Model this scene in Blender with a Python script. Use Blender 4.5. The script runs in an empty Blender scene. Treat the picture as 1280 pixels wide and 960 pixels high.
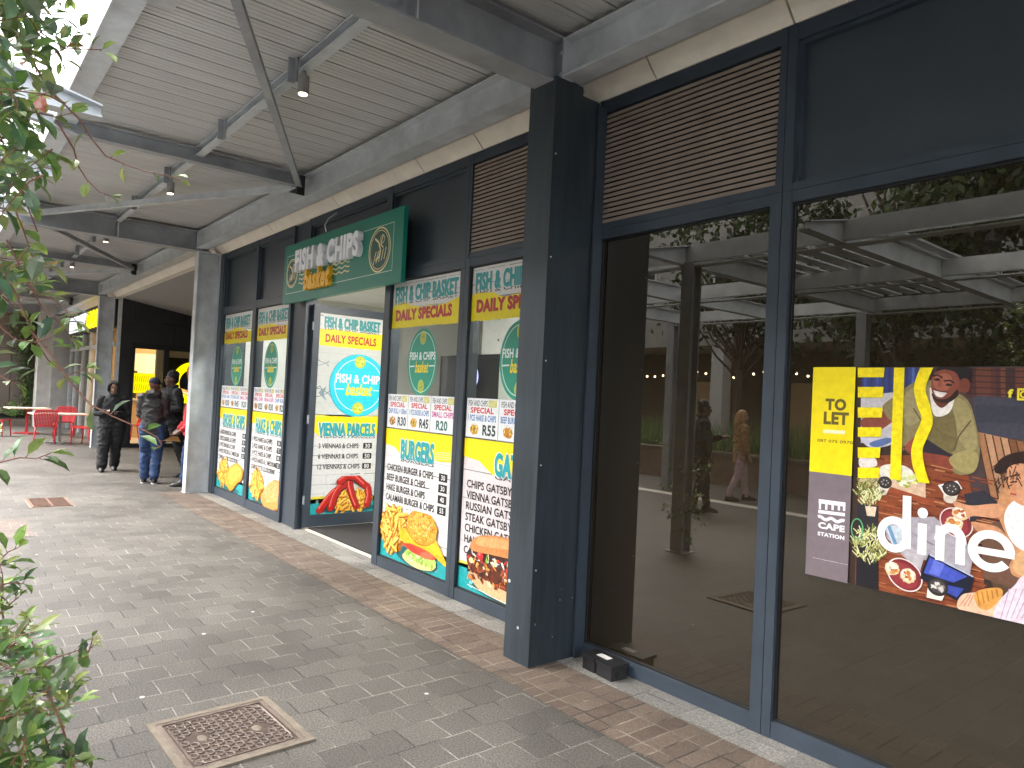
import bpy, bmesh, math, random
from mathutils import noise
from mathutils import Vector, Matrix, Euler, Quaternion
R = math.radians
SC = bpy.context.scene
COL = SC.collection

# ------------------------------------------------------------ camera, sky, sun, exposure
CAM = Vector((0, 0, 1.65)); FOC = 894.966; YAW, PIT, ROL = 0.891156, 0.0213532, 0.0487246
_f = Vector((-math.sin(YAW)*math.cos(PIT), math.cos(YAW)*math.cos(PIT), math.sin(PIT)))
_r0 = Vector((math.cos(YAW), math.sin(YAW), 0)); _u0 = _r0.cross(_f)
_r = math.cos(ROL)*_r0 + math.sin(ROL)*_u0; _u = -math.sin(ROL)*_r0 + math.cos(ROL)*_u0
cam_d = bpy.data.cameras.new('camera'); cam = bpy.data.objects.new('camera', cam_d); COL.objects.link(cam)
cam_d.sensor_width = 36; cam_d.lens = FOC/1280*36; cam_d.clip_start = .05; cam_d.clip_end = 500
cam.matrix_world = Matrix(((_r.x, _u.x, -_f.x, CAM.x), (_r.y, _u.y, -_f.y, CAM.y), (_r.z, _u.z, -_f.z, CAM.z), (0, 0, 0, 1)))
SC.camera = cam
SUN_EL, SUN_AZ = R(52), R(215)
w = bpy.data.worlds.new('World'); SC.world = w; w.use_nodes = True
nt = w.node_tree; bg = nt.nodes['Background']
sky = nt.nodes.new('ShaderNodeTexSky'); sky.sky_type = 'NISHITA'; sky.sun_disc = False
sky.sun_elevation = SUN_EL; sky.sun_rotation = SUN_AZ; sky.dust_density = 3.0; sky.air_density = 1.0
hs = nt.nodes.new('ShaderNodeHueSaturation'); hs.inputs['Saturation'].default_value = .22
nt.links.new(sky.outputs[0], hs.inputs['Color']); nt.links.new(hs.outputs[0], bg.inputs[0]); bg.inputs[1].default_value = .15
sd = bpy.data.lights.new('sun', 'SUN'); sd.energy = .5; sd.angle = R(60); sd.color = (1, .96, .9)
so = bpy.data.objects.new('sun', sd); COL.objects.link(so)
so.rotation_euler = Vector((math.sin(SUN_AZ)*math.cos(SUN_EL), math.cos(SUN_AZ)*math.cos(SUN_EL), math.sin(SUN_EL))).to_track_quat('Z', 'Y').to_euler()
so.location = (0, -10, 20)
vs = SC.view_settings; vs.view_transform = 'Standard'; vs.look = 'None'; vs.gamma = 1; vs.use_curve_mapping = False
vs.exposure = 3.65

def ray(x, y): return (x-640)/FOC*_r - (y-480)/FOC*_u + _f
def aty(x, y, Y): d = ray(x, y); return CAM + d*(Y/d.y)
def atx(x, y, X): d = ray(x, y); return CAM + d*(X/d.x)
def atz(x, y, Z): d = ray(x, y); return CAM + d*((Z-CAM.z)/d.z)
def atd(x, y, D): return CAM + ray(x, y)*D

# ------------------------------------------------------------ materials
def s2l(c): return c/12.92 if c <= .04045 else ((c+.055)/1.055)**2.4
def H(h):
    h = h.lstrip('#'); return tuple(s2l(int(h[i:i+2], 16)/255) for i in (0, 2, 4))
def newmat(name):
    m = bpy.data.materials.new(name); m.use_nodes = True
    return m, m.node_tree, m.node_tree.nodes['Principled BSDF']
def mat(name, col, rough=.6, metal=0, var=.15, scale=6, bump=0, bscale=60, ior=1.5, emit=0, ecol=None, stretch=None, spec=.5):
    m, t, b = newmat(name)
    b.inputs['Roughness'].default_value = rough; b.inputs['Metallic'].default_value = metal; b.inputs['IOR'].default_value = ior
    b.inputs['Specular IOR Level'].default_value = spec
    tc = t.nodes.new('ShaderNodeTexCoord'); src = tc.outputs['Object']
    if stretch:
        mp = t.nodes.new('ShaderNodeMapping'); mp.inputs['Scale'].default_value = stretch; t.links.new(src, mp.inputs[0]); src = mp.outputs[0]
    n = t.nodes.new('ShaderNodeTexNoise'); n.inputs['Scale'].default_value = scale; n.inputs['Detail'].default_value = 6; n.inputs['Roughness'].default_value = .65
    t.links.new(src, n.inputs['Vector'])
    rp = t.nodes.new('ShaderNodeValToRGB')
    rp.color_ramp.elements[0].position = .3; rp.color_ramp.elements[1].position = .7
    rp.color_ramp.elements[0].color = tuple(c*(1-var) for c in col)+(1,); rp.color_ramp.elements[1].color = tuple(min(1, c*(1+var)) for c in col)+(1,)
    t.links.new(n.outputs[0], rp.inputs[0]); t.links.new(rp.outputs[0], b.inputs['Base Color'])
    mr = t.nodes.new('ShaderNodeMapRange'); mr.inputs[3].default_value = max(0.02, rough-.12*min(1, rough*2)); mr.inputs[4].default_value = min(1, rough+.12)
    t.links.new(n.outputs[0], mr.inputs[0])
    if rough > 0: t.links.new(mr.outputs[0], b.inputs['Roughness'])
    if bump:
        n2 = t.nodes.new('ShaderNodeTexNoise'); n2.inputs['Scale'].default_value = bscale; n2.inputs['Detail'].default_value = 4
        t.links.new(src, n2.inputs['Vector'])
        bp = t.nodes.new('ShaderNodeBump'); bp.inputs['Strength'].default_value = bump; bp.inputs['Distance'].default_value = .01
        t.links.new(n2.outputs[0], bp.inputs['Height']); t.links.new(bp.outputs[0], b.inputs['Normal'])
    if emit:
        b.inputs['Emission Color'].default_value = (ecol or col)+(1,); b.inputs['Emission Strength'].default_value = emit
    return m
def attr_mat(name, rough=.35, noise=.12, nscale=25, trans=0, spec=.5, emit=0):
    m, t, b = newmat(name); b.inputs['Roughness'].default_value = rough; b.inputs['Specular IOR Level'].default_value = spec
    a = t.nodes.new('ShaderNodeAttribute'); a.attribute_name = 'Col'
    tc = t.nodes.new('ShaderNodeTexCoord'); n = t.nodes.new('ShaderNodeTexNoise'); n.inputs['Scale'].default_value = nscale; n.inputs['Detail'].default_value = 5
    t.links.new(tc.outputs['Object'], n.inputs['Vector'])
    mr = t.nodes.new('ShaderNodeMapRange'); mr.inputs[1].default_value = .3; mr.inputs[2].default_value = .7; mr.inputs[3].default_value = 1-noise; mr.inputs[4].default_value = 1+noise
    t.links.new(n.outputs[0], mr.inputs[0])
    mx = t.nodes.new('ShaderNodeVectorMath'); mx.operation = 'SCALE'
    t.links.new(a.outputs['Color'], mx.inputs[0]); t.links.new(mr.outputs[0], mx.inputs['Scale']); t.links.new(mx.outputs[0], b.inputs['Base Color'])
    if emit: t.links.new(mx.outputs[0], b.inputs['Emission Color']); b.inputs['Emission Strength'].default_value = emit
    if trans:
        out = t.nodes['Material Output']; tr = t.nodes.new('ShaderNodeBsdfTranslucent'); ms = t.nodes.new('ShaderNodeMixShader'); ms.inputs[0].default_value = trans
        t.links.new(mx.outputs[0], tr.inputs[0]); t.links.new(b.outputs[0], ms.inputs[1]); t.links.new(tr.outputs[0], ms.inputs[2]); t.links.new(ms.outputs[0], out.inputs[0])
    return m
def glass_mat(name, tint=(.9, .93, .92), refl=1.5):
    m, t, b = newmat(name); out = t.nodes['Material Output']
    tr = t.nodes.new('ShaderNodeBsdfTransparent'); tr.inputs[0].default_value = tint+(1,)
    gl = t.nodes.new('ShaderNodeBsdfGlossy'); gl.inputs['Roughness'].default_value = 0
    fr = t.nodes.new('ShaderNodeFresnel'); fr.inputs[0].default_value = refl
    ms = t.nodes.new('ShaderNodeMixShader')
    ge = t.nodes.new('ShaderNodeNewGeometry'); iv = t.nodes.new('ShaderNodeMath'); iv.operation = 'SUBTRACT'; iv.inputs[0].default_value = 1; t.links.new(ge.outputs['Backfacing'], iv.inputs[1])
    mu = t.nodes.new('ShaderNodeMath'); mu.operation = 'MULTIPLY'; t.links.new(fr.outputs[0], mu.inputs[0]); t.links.new(iv.outputs[0], mu.inputs[1])
    t.links.new(mu.outputs[0], ms.inputs[0]); t.links.new(tr.outputs[0], ms.inputs[1]); t.links.new(gl.outputs[0], ms.inputs[2]); t.links.new(ms.outputs[0], out.inputs[0])
    return m

def paver_mat(name, base, base2, mortar_d, mortar_l, bw, bh, speck=.5, rot=True, mort=.012, stain=.35, off=.5, rough=.6, shift=(0, 0)):
    m, t, b = newmat(name); N = t.nodes; L = t.links
    tc = N.new('ShaderNodeTexCoord'); mp = N.new('ShaderNodeMapping')
    mp.inputs['Location'].default_value = (shift[0], shift[1], 0)
    if rot: mp.inputs['Rotation'].default_value = (0, 0, R(90))
    L.new(tc.outputs['Object'], mp.inputs[0])
    # slight wobble so that joints are not ruler straight
    nw = N.new('ShaderNodeTexNoise'); nw.inputs['Scale'].default_value = 9; L.new(mp.outputs[0], nw.inputs['Vector'])
    sub = N.new('ShaderNodeVectorMath'); sub.operation = 'SUBTRACT'; sub.inputs[1].default_value = (.5, .5, .5); L.new(nw.outputs['Color'], sub.inputs[0])
    scl = N.new('ShaderNodeVectorMath'); scl.operation = 'SCALE'; scl.inputs['Scale'].default_value = .012; L.new(sub.outputs[0], scl.inputs[0])
    add = N.new('ShaderNodeVectorMath'); L.new(mp.outputs[0], add.inputs[0]); L.new(scl.outputs[0], add.inputs[1])
    bk = N.new('ShaderNodeTexBrick'); bk.offset = off; bk.offset_frequency = 2; bk.squash = 1
    bk.inputs['Scale'].default_value = 1; bk.inputs['Brick Width'].default_value = bw; bk.inputs['Row Height'].default_value = bh
    bk.inputs['Mortar Size'].default_value = mort*.5; bk.inputs['Mortar Smooth'].default_value = .4; bk.inputs['Bias'].default_value = 0
    bk.inputs['Color1'].default_value = base+(1,); bk.inputs['Color2'].default_value = base2+(1,)
    L.new(add.outputs[0], bk.inputs['Vector'])
    nm = N.new('ShaderNodeTexNoise'); nm.inputs['Scale'].default_value = 3.2; nm.inputs['Detail'].default_value = 3; L.new(mp.outputs[0], nm.inputs['Vector'])
    mr = N.new('ShaderNodeValToRGB'); mr.color_ramp.elements[0].position = .42; mr.color_ramp.elements[1].position = .58
    mr.color_ramp.elements[0].color = mortar_d+(1,); mr.color_ramp.elements[1].color = mortar_l+(1,)
    L.new(nm.outputs[0], mr.inputs[0]); L.new(mr.outputs[0], bk.inputs['Mortar'])
    # aggregate speckle
    sp = N.new('ShaderNodeTexNoise'); sp.inputs['Scale'].default_value = 105; sp.inputs['Detail'].default_value = 3; sp.inputs['Roughness'].default_value = .75; L.new(tc.outputs['Object'], sp.inputs['Vector'])
    sr = N.new('ShaderNodeMapRange'); sr.inputs[1].default_value = .38; sr.inputs[2].default_value = .64; sr.inputs[3].default_value = 1-speck; sr.inputs[4].default_value = 1+speck
    L.new(sp.outputs[0], sr.inputs[0])
    # broad stains and wear
    st = N.new('ShaderNodeTexNoise'); st.inputs['Scale'].default_value = .9; st.inputs['Detail'].default_value = 8; st.inputs['Roughness'].default_value = .68; L.new(tc.outputs['Object'], st.inputs['Vector'])
    s2 = N.new('ShaderNodeMapRange'); s2.inputs[1].default_value = .3; s2.inputs[2].default_value = .7; s2.inputs[3].default_value = 1-stain; s2.inputs[4].default_value = 1+stain*.7
    L.new(st.outputs[0], s2.inputs[0])
    m1 = N.new('ShaderNodeMath'); m1.operation = 'MULTIPLY'; L.new(sr.outputs[0], m1.inputs[0]); L.new(s2.outputs[0], m1.inputs[1])
    # dropped gum and bird marks
    vo = N.new('ShaderNodeTexVoronoi'); vo.inputs['Scale'].default_value = 2.1; L.new(add.outputs[0], vo.inputs['Vector'])
    vr = N.new('ShaderNodeMapRange'); vr.inputs[1].default_value = .02; vr.inputs[2].default_value = .032; vr.inputs[3].default_value = 1; vr.inputs[4].default_value = 0; L.new(vo.outputs['Distance'], vr.inputs[0])
    vs_ = N.new('ShaderNodeVectorMath'); vs_.operation = 'SCALE'; L.new(bk.outputs['Color'], vs_.inputs[0]); L.new(m1.outputs[0], vs_.inputs['Scale'])
    mx = N.new('ShaderNodeMixRGB'); mx.inputs[2].default_value = (.42, .42, .40, 1); L.new(vr.outputs[0], mx.inputs[0]); L.new(vs_.outputs[0], mx.inputs[1])
    L.new(mx.outputs[0], b.inputs['Base Color'])
    rr = N.new('ShaderNodeMapRange'); rr.inputs[3].default_value = rough-.18; rr.inputs[4].default_value = rough+.2; L.new(st.outputs[0], rr.inputs[0]); L.new(rr.outputs[0], b.inputs['Roughness'])
    inv = N.new('ShaderNodeMath'); inv.operation = 'SUBTRACT'; inv.inputs[0].default_value = 1; L.new(bk.outputs['Fac'], inv.inputs[1])
    ad = N.new('ShaderNodeMath'); ad.operation = 'MULTIPLY_ADD'; L.new(sp.outputs[0], ad.inputs[0]); ad.inputs[1].default_value = .35; L.new(inv.outputs[0], ad.inputs[2])
    bp = N.new('ShaderNodeBump'); bp.inputs['Strength'].default_value = .6; bp.inputs['Distance'].default_value = .006; L.new(ad.outputs[0], bp.inputs['Height']); L.new(bp.outputs[0], b.inputs['Normal'])
    return m

M = dict(
    paving=paver_mat('grey_pavers', (.056, .0505, .044), (.082, .0735, .0635), (.017, .015, .013), (.17, .155, .135), .205, .205, speck=.62, stain=.34, mort=.010),
    brick=paver_mat('brown_brick_pavers', (.084, .059, .044), (.125, .093, .070), (.03, .026, .022), (.20, .17, .135), .215, .1, speck=.3, off=0, stain=.4, rough=.65, shift=(-.01, 0)),
    strip=paver_mat('pale_edge_pavers', (.135, .128, .115), (.20, .19, .17), (.06, .055, .05), (.25, .235, .21), .205, .30, speck=.45, stain=.4, rough=.7),
    redpatch=paver_mat('red_brick_patch', (.082, .060, .048), (.105, .079, .063), (.06, .05, .04), (.22, .19, .16), .21, .105, speck=.25, stain=.3),
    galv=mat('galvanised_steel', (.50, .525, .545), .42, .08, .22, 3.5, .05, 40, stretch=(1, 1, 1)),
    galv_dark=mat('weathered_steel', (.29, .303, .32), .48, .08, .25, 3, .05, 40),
    galv_light=mat('bright_galvanised', (.62, .64, .66), .4, .25, .15, 6),
    deck=mat('ribbed_metal_sheet', (.53, .53, .52), .45, .05, .12, 1.5, .02, 30, stretch=(6, .5, 1)),
    stone=mat('cream_precast_stone', (.74, .68, .58), .8, 0, .10, 5, .15, 120),
    frame=mat('dark_blue_grey_aluminium', (.034, .046, .062), .38, 0, .18, 4, .03, 30),
    cladcol=mat('black_blue_column_cladding', (.021, .030, .038), .42, 0, .42, 4, .03, 20, stretch=(3, 3, .35)),
    panel=mat('charcoal_cladding_panel', (.037, .046, .056), .34, 0, .15, 1.5),
    louvre=mat('brown_louvre', (.26, .205, .168), .6, 0, .15, 8),
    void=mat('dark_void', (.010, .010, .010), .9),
    black=mat('black_gasket', (.012, .012, .013), .5),
    tinted=mat('tinted_filmed_glass', (.0165, .0125, .0075), .0, 0, .06, 1.2, ior=1.9, bump=.012, bscale=2.2),
    glass=glass_mat('shop_glass'),
    glass_far=glass_mat('far_shop_glass', (.95, .93, .88), 1.35),
    print=attr_mat('printed_vinyl', .38, .06, 30),
    litprint=attr_mat('backlit_print', .4, .05, 20, emit=.14),
    art=attr_mat('printed_photo', .4, .16, 55),
    sticker=attr_mat('window_sticker', .4, .04, 20),
    food=attr_mat('printed_food', .38, .22, 45),
    muralboard=mat('pale_green_grey_boarding', (.34, .355, .32), .8, 0, .12, 3),
    whitewall=mat('white_plaster', (.62, .62, .60), .8, 0, .06, 2),
    greywall=mat('grey_concrete', (.36, .35, .33), .85, 0, .18, 3, .2, 30),
    soffit=mat('grey_soffit_paint', (.30, .285, .275), .8, 0, .06, 1.5),
    blacktile=mat('black_stone_tiles', (.022, .021, .022), .45, 0, .3, 4),
    grout=mat('dark_grout', (.05, .05, .05), .8),
    pierstone=mat('pale_rough_concrete', (.50, .475, .44), .9, 0, .22, 2.5, .5, 18),
    brownwall=mat('brown_cladding_wall', (.125, .095, .076), .6, 0, .2, 1.2),
    woodpale=mat('pale_timber', (.45, .31, .17), .5, 0, .2, 3, stretch=(1, 12, 12)),
    woodlit=mat('pine_slat_wall', (.60, .43, .25), .5, 0, .15, 3, stretch=(1, 1, 14)),
    tilefloor=mat('cream_floor_tile', (.52, .48, .40), .35, 0, .08, 3),
    mat=mat('black_rubber_mat', (.018, .018, .018), .8, 0, .3, 40, .3, 200),
    red=mat('red_plastic', (.52, .018, .028), .38, 0, .08, 5),
    tabletop=mat('cream_table_top', (.66, .55, .42), .4, 0, .08, 4),
    iron=mat('rusty_cast_iron', (.062, .042, .033), .6, .2, .4, 14, .2, 80),
    iron_worn=mat('worn_iron_ridge', (.145, .112, .092), .5, .3, .3, 30),
    concrete=mat('sandy_concrete', (.135, .11, .083), .85, 0, .25, 12, .3, 80),
    rust=mat('rusty_grate', (.13, .072, .052), .7, .2, .35, 20),
    boxplastic=mat('black_plastic', (.014, .014, .015), .42, 0, .4, 9),
    label=mat('white_paper_label', (.65, .62, .58), .6),
    skin=mat('brown_skin', (.12, .056, .034), .5, 0, .12, 8),
    skin2=mat('light_brown_skin', (.25, .135, .088), .5, 0, .12, 8),
    skinpale=mat('pale_skin', (.5, .3, .22), .5),
    blackcloth=mat('black_fleece', (.013, .013, .0145), .9, 0, .4, 12, .5, 35),
    charcoalcloth=mat('charcoal_cotton', (.017, .016, .0165), .9, 0, .35, 10, .6, 28),
    puffer=mat('dark_grey_padded_nylon', (.017, .017, .018), .6, 0, .3, 10, .9, 16, stretch=(1, 1, 3)),
    jeans=mat('blue_denim', (.020, .045, .115), .85, 0, .5, 9, .6, 22),
    navy=mat('navy_cap_cloth', (.010, .013, .035), .8, 0, .2, 12),
    redcloth=mat('red_jacket_cloth', (.42, .016, .028), .75, 0, .2, 9, .6, 20),
    hair=mat('black_hair', (.006, .005, .005), .6, 0, .3, 40, .8, 60),
    blonde=mat('blonde_hair', (.42, .24, .10), .5, 0, .3, 30, .5, 60),
    tan=mat('tan_jacket', (.34, .19, .08), .8, 0, .2, 10, .4, 25),
    pink=mat('pink_trousers', (.50, .34, .37), .8, 0, .2, 10, .5, 25),
    shoe=mat('black_shoe_leather', (.012, .011, .012), .5, 0, .3, 20),
    white=mat('white_paint', (.74, .74, .73), .5, 0, .04, 5),
    letterwhite=mat('white_acrylic_letter', (.82, .82, .86), .4, 0, .03, 5),
    letteryel=mat('amber_acrylic_letter', (.80, .42, .015), .4, 0, .05, 5),
    eye=mat('eye_white', (.6, .58, .55), .2),
    phone=mat('phone_glass', (.02, .03, .04), .15),
    leaf=attr_mat('leaf', .30, .18, 60, .34),
    treeleaf=attr_mat('tree_leaf', .5, .2, 10, .25),
    stem=mat('reddish_brown_stem', (.21, .095, .062), .6, 0, .3, 30),
    bark=mat('grey_bark', (.10, .075, .055), .9, 0, .35, 12, .6, 40),
    grass=attr_mat('grass_blades', .55, .2, 10, .2),
    soil=mat('dark_soil', (.05, .038, .028), .95, 0, .3, 12),
    planter=mat('red_brown_brickwork', (.19, .125, .09), .8, 0, .25, 5, .2, 30),
    cream=mat('cream_render', (.62, .50, .37), .85, 0, .06, 1.5),
    winglass=mat('dark_window_glass', (.02, .025, .03), .08),
    bag=mat('tan_black_bag', (.36, .24, .10), .6),
    lampmetal=mat('brushed_lamp_metal', (.30, .29, .28), .35, .5, .1, 10),
    lampglow=mat('warm_lamp_lens', (.9, .8, .6), .4, emit=1.2, ecol=(1, .82, .55)),
    tubeglow=mat('cool_light_panel', (.9, .9, .9), .4, emit=.8, ecol=(1, .97, .92)),
    warmglow=mat('warm_light_panel', (.9, .8, .6), .4, emit=.9, ecol=(1, .74, .40)),
    signwhite=mat('lit_white_sign', (.6, .6, .65), .4, emit=.10, ecol=(.86, .88, 1)),
    signyel=mat('lit_yellow_sign', (.85, .68, .0), .4, emit=.10, ecol=(1, .80, .0)),
    signblue=mat('lit_blue_sign', (.5, .5, .9), .4, emit=.08, ecol=(.45, .5, 1)),
    bulb=mat('string_bulb', (.9, .8, .6), .4, emit=3, ecol=(1, .8, .5)),
    tactile=mat('pale_tactile_strip', (.55, .52, .46), .7, 0, .12, 8),
)

M['tinted'].node_tree.nodes['Principled BSDF'].inputs['Specular Tint'].default_value = (1, .94, .84, 1)

# ------------------------------------------------------------ mesh builder
class MB:
    def __init__(s): s.bm = bmesh.new(); s.col = None
    def poly(s, pts, col=None):
        vs_ = [s.bm.verts.new(p) for p in pts]
        try: f = s.bm.faces.new(vs_)
        except ValueError: return None
        if col is not None:
            if s.col is None: s.col = s.bm.loops.layers.float_color.new('Col')
            for l in f.loops: l[s.col] = tuple(col)+(1,)
        return f
    def box(s, x0, x1, y0, y1, z0, z1):
        v = [s.bm.verts.new(p) for p in ((x0,y0,z0),(x1,y0,z0),(x1,y1,z0),(x0,y1,z0),(x0,y0,z1),(x1,y0,z1),(x1,y1,z1),(x0,y1,z1))]
        for q in ((0,3,2,1),(4,5,6,7),(0,1,5,4),(1,2,6,5),(2,3,7,6),(3,0,4,7)): s.bm.faces.new([v[i] for i in q])
        return s
    def prism(s, prof, a, b):   # prof: list of 3D points, swept by vector from a*dir to b*dir  (a, b are Vectors)
        n = len(prof); A = [s.bm.verts.new(Vector(p)+a) for p in prof]; B = [s.bm.verts.new(Vector(p)+b) for p in prof]
        s.bm.faces.new(A[::-1]); s.bm.faces.new(B)
        for i in range(n): s.bm.faces.new([A[i], A[(i+1)%n], B[(i+1)%n], B[i]])
        return s
    def tube(s, pts, rad, seg=8, cap=True, col=None, flat=1):
        pts = [Vector(p) for p in pts]; n = len(pts); rings = []
        if not isinstance(rad, (list, tuple)): rad = [rad]*n
        prev = None
        for i, p in enumerate(pts):
            t = (pts[min(i+1, n-1)]-pts[max(i-1, 0)]).normalized()
            if prev is None: a = t.orthogonal().normalized()
            else: a = (prev-t*prev.dot(t)); a = a.normalized() if a.length > 1e-6 else t.orthogonal().normalized()
            prev = a; b = t.cross(a)
            rings.append([s.bm.verts.new(p+rad[i]*(math.cos(k*2*math.pi/seg)*a+flat*math.sin(k*2*math.pi/seg)*b)) for k in range(seg)])
        fs = []
        for i in range(n-1):
            for k in range(seg):
                fs.append(s.bm.faces.new([rings[i][k], rings[i][(k+1)%seg], rings[i+1][(k+1)%seg], rings[i+1][k]]))
        if cap: fs.append(s.bm.faces.new(rings[0][::-1])); fs.append(s.bm.faces.new(rings[-1]))
        if col is not None:
            if s.col is None: s.col = s.bm.loops.layers.float_color.new('Col')
            for f in fs:
                for l in f.loops: l[s.col] = tuple(col)+(1,)
        return s
    def capsule(s, pts, rad, seg=10):    # tube with rounded ends
        pts = [Vector(p) for p in pts]
        if not isinstance(rad, (list, tuple)): rad = [rad]*len(pts)
        d0 = (pts[0]-pts[1]).normalized(); d1 = (pts[-1]-pts[-2]).normalized()
        P = [pts[0]+d0*rad[0]*.95, pts[0]+d0*rad[0]*.6]+pts+[pts[-1]+d1*rad[-1]*.6, pts[-1]+d1*rad[-1]*.95]
        Q = [rad[0]*.3, rad[0]*.8]+list(rad)+[rad[-1]*.8, rad[-1]*.3]
        return s.tube(P, Q, seg)
    def loft(s, rings, seg=16):           # rings: (cx,cy,cz,rx,ry)
        rr = [[s.bm.verts.new((c[0]+c[3]*math.cos(k*2*math.pi/seg), c[1]+c[4]*math.sin(k*2*math.pi/seg), c[2])) for k in range(seg)] for c in rings]
        for i in range(len(rr)-1):
            for k in range(seg): s.bm.faces.new([rr[i][k], rr[i][(k+1)%seg], rr[i+1][(k+1)%seg], rr[i+1][k]])
        s.bm.faces.new(rr[0][::-1]); s.bm.faces.new(rr[-1]); return s
    def ball(s, c, r, seg=12, rot=None):
        mtx = Matrix.Translation(Vector(c)) @ (rot or Matrix()) @ Matrix.Diagonal((r[0], r[1], r[2], 1))
        bmesh.ops.create_uvsphere(s.bm, u_segments=seg, v_segments=max(6, seg*2//3), radius=1, matrix=mtx); return s
    def cyl(s, c0, c1, r, seg=16): return s.tube([c0, c1], r, seg)
    def mesh(s, name, bevel=0):
        if bevel:
            ed = [e for e in s.bm.edges if e.is_manifold and e.calc_face_angle(0) > .5]
            bmesh.ops.bevel(s.bm, geom=ed, offset=bevel, segments=2, affect='EDGES', clamp_overlap=True)
        me = bpy.data.meshes.new(name); s.bm.normal_update(); s.bm.to_mesh(me); s.bm.free(); return me

def root_loc(p):
    while p.parent: p = p.parent
    return p.location
def obj(name, mb, m, parent=None, local=False, bevel=0, smooth=False, base=None):
    me = mb.mesh(name, bevel) if isinstance(mb, MB) else mb
    for mm in (m if isinstance(m, (list, tuple)) else [m]): me.materials.append(mm)
    o = bpy.data.objects.new(name, me); COL.objects.link(o)
    if parent is not None:
        o.parent = parent
        if not local: me.transform(Matrix.Translation(-root_loc(parent)))
    elif not local:
        if base is None:
            xs = [v.co for v in me.vertices]
            base = Vector(((min(v.x for v in xs)+max(v.x for v in xs))/2, (min(v.y for v in xs)+max(v.y for v in xs))/2, min(v.z for v in xs)))
        me.transform(Matrix.Translation(-Vector(base))); o.location = base
    if smooth: me.polygons.foreach_set('use_smooth', [True]*len(me.polygons))
    return o
def each(name, boxes, m, parent, bevel=0):
    for q in boxes: obj(name, MB().box(*q), m, parent, bevel=bevel)
def tag(o, label, cat, group=None, kind=None):
    o['label'] = label; o['category'] = cat
    if group: o['group'] = group
    if kind: o['kind'] = kind
    return o
def thing(name, label, cat, loc=(0, 0, 0), rz=0, group=None):
    o = bpy.data.objects.new(name, None); COL.objects.link(o); o.empty_display_size = .1
    o.location = loc; o.rotation_euler = (0, 0, rz)
    return tag(o, label, cat, group)
def dup(root, loc, rz, label, group=None):
    def cp(o, p):
        c = o.copy(); COL.objects.link(c)
        if p: c.parent = p
        for ch in list(o.children): cp(ch, c)
        return c
    r = cp(root, None); r.location = loc; r.rotation_euler = (0, 0, rz); r['label'] = label
    if group: r['group'] = group
    return r

# ------------------------------------------------------------ flat printing on a plane
FONT_CACHE = {}
def text_mesh(txt, bold, shear):
    k = (txt, bold, shear)
    if k in FONT_CACHE: return FONT_CACHE[k]
    cu = bpy.data.curves.new('t', 'FONT'); cu.body = txt; cu.size = 1; cu.offset = bold; cu.shear = shear; cu.resolution_u = 3; cu.space_character = 1.0+bold*1.6
    o = bpy.data.objects.new('t', cu); COL.objects.link(o)
    me = bpy.data.meshes.new_from_object(o.evaluated_get(bpy.context.evaluated_depsgraph_get()))
    tris = [[(me.vertices[i].co.x, me.vertices[i].co.y) for i in p.vertices] for p in me.polygons]
    bpy.data.objects.remove(o); bpy.data.curves.remove(cu); bpy.data.meshes.remove(me)
    xs = [p[0] for t in tris for p in t]; ys = [p[1] for t in tris for p in t]
    x0, x1, y0, y1 = min(xs), max(xs), min(ys), max(ys)
    FONT_CACHE[k] = [[((p[0]-x0)/(x1-x0), (p[1]-y0)/(y1-y0)) for p in t] for t in tris]
    return FONT_CACHE[k]
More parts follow.
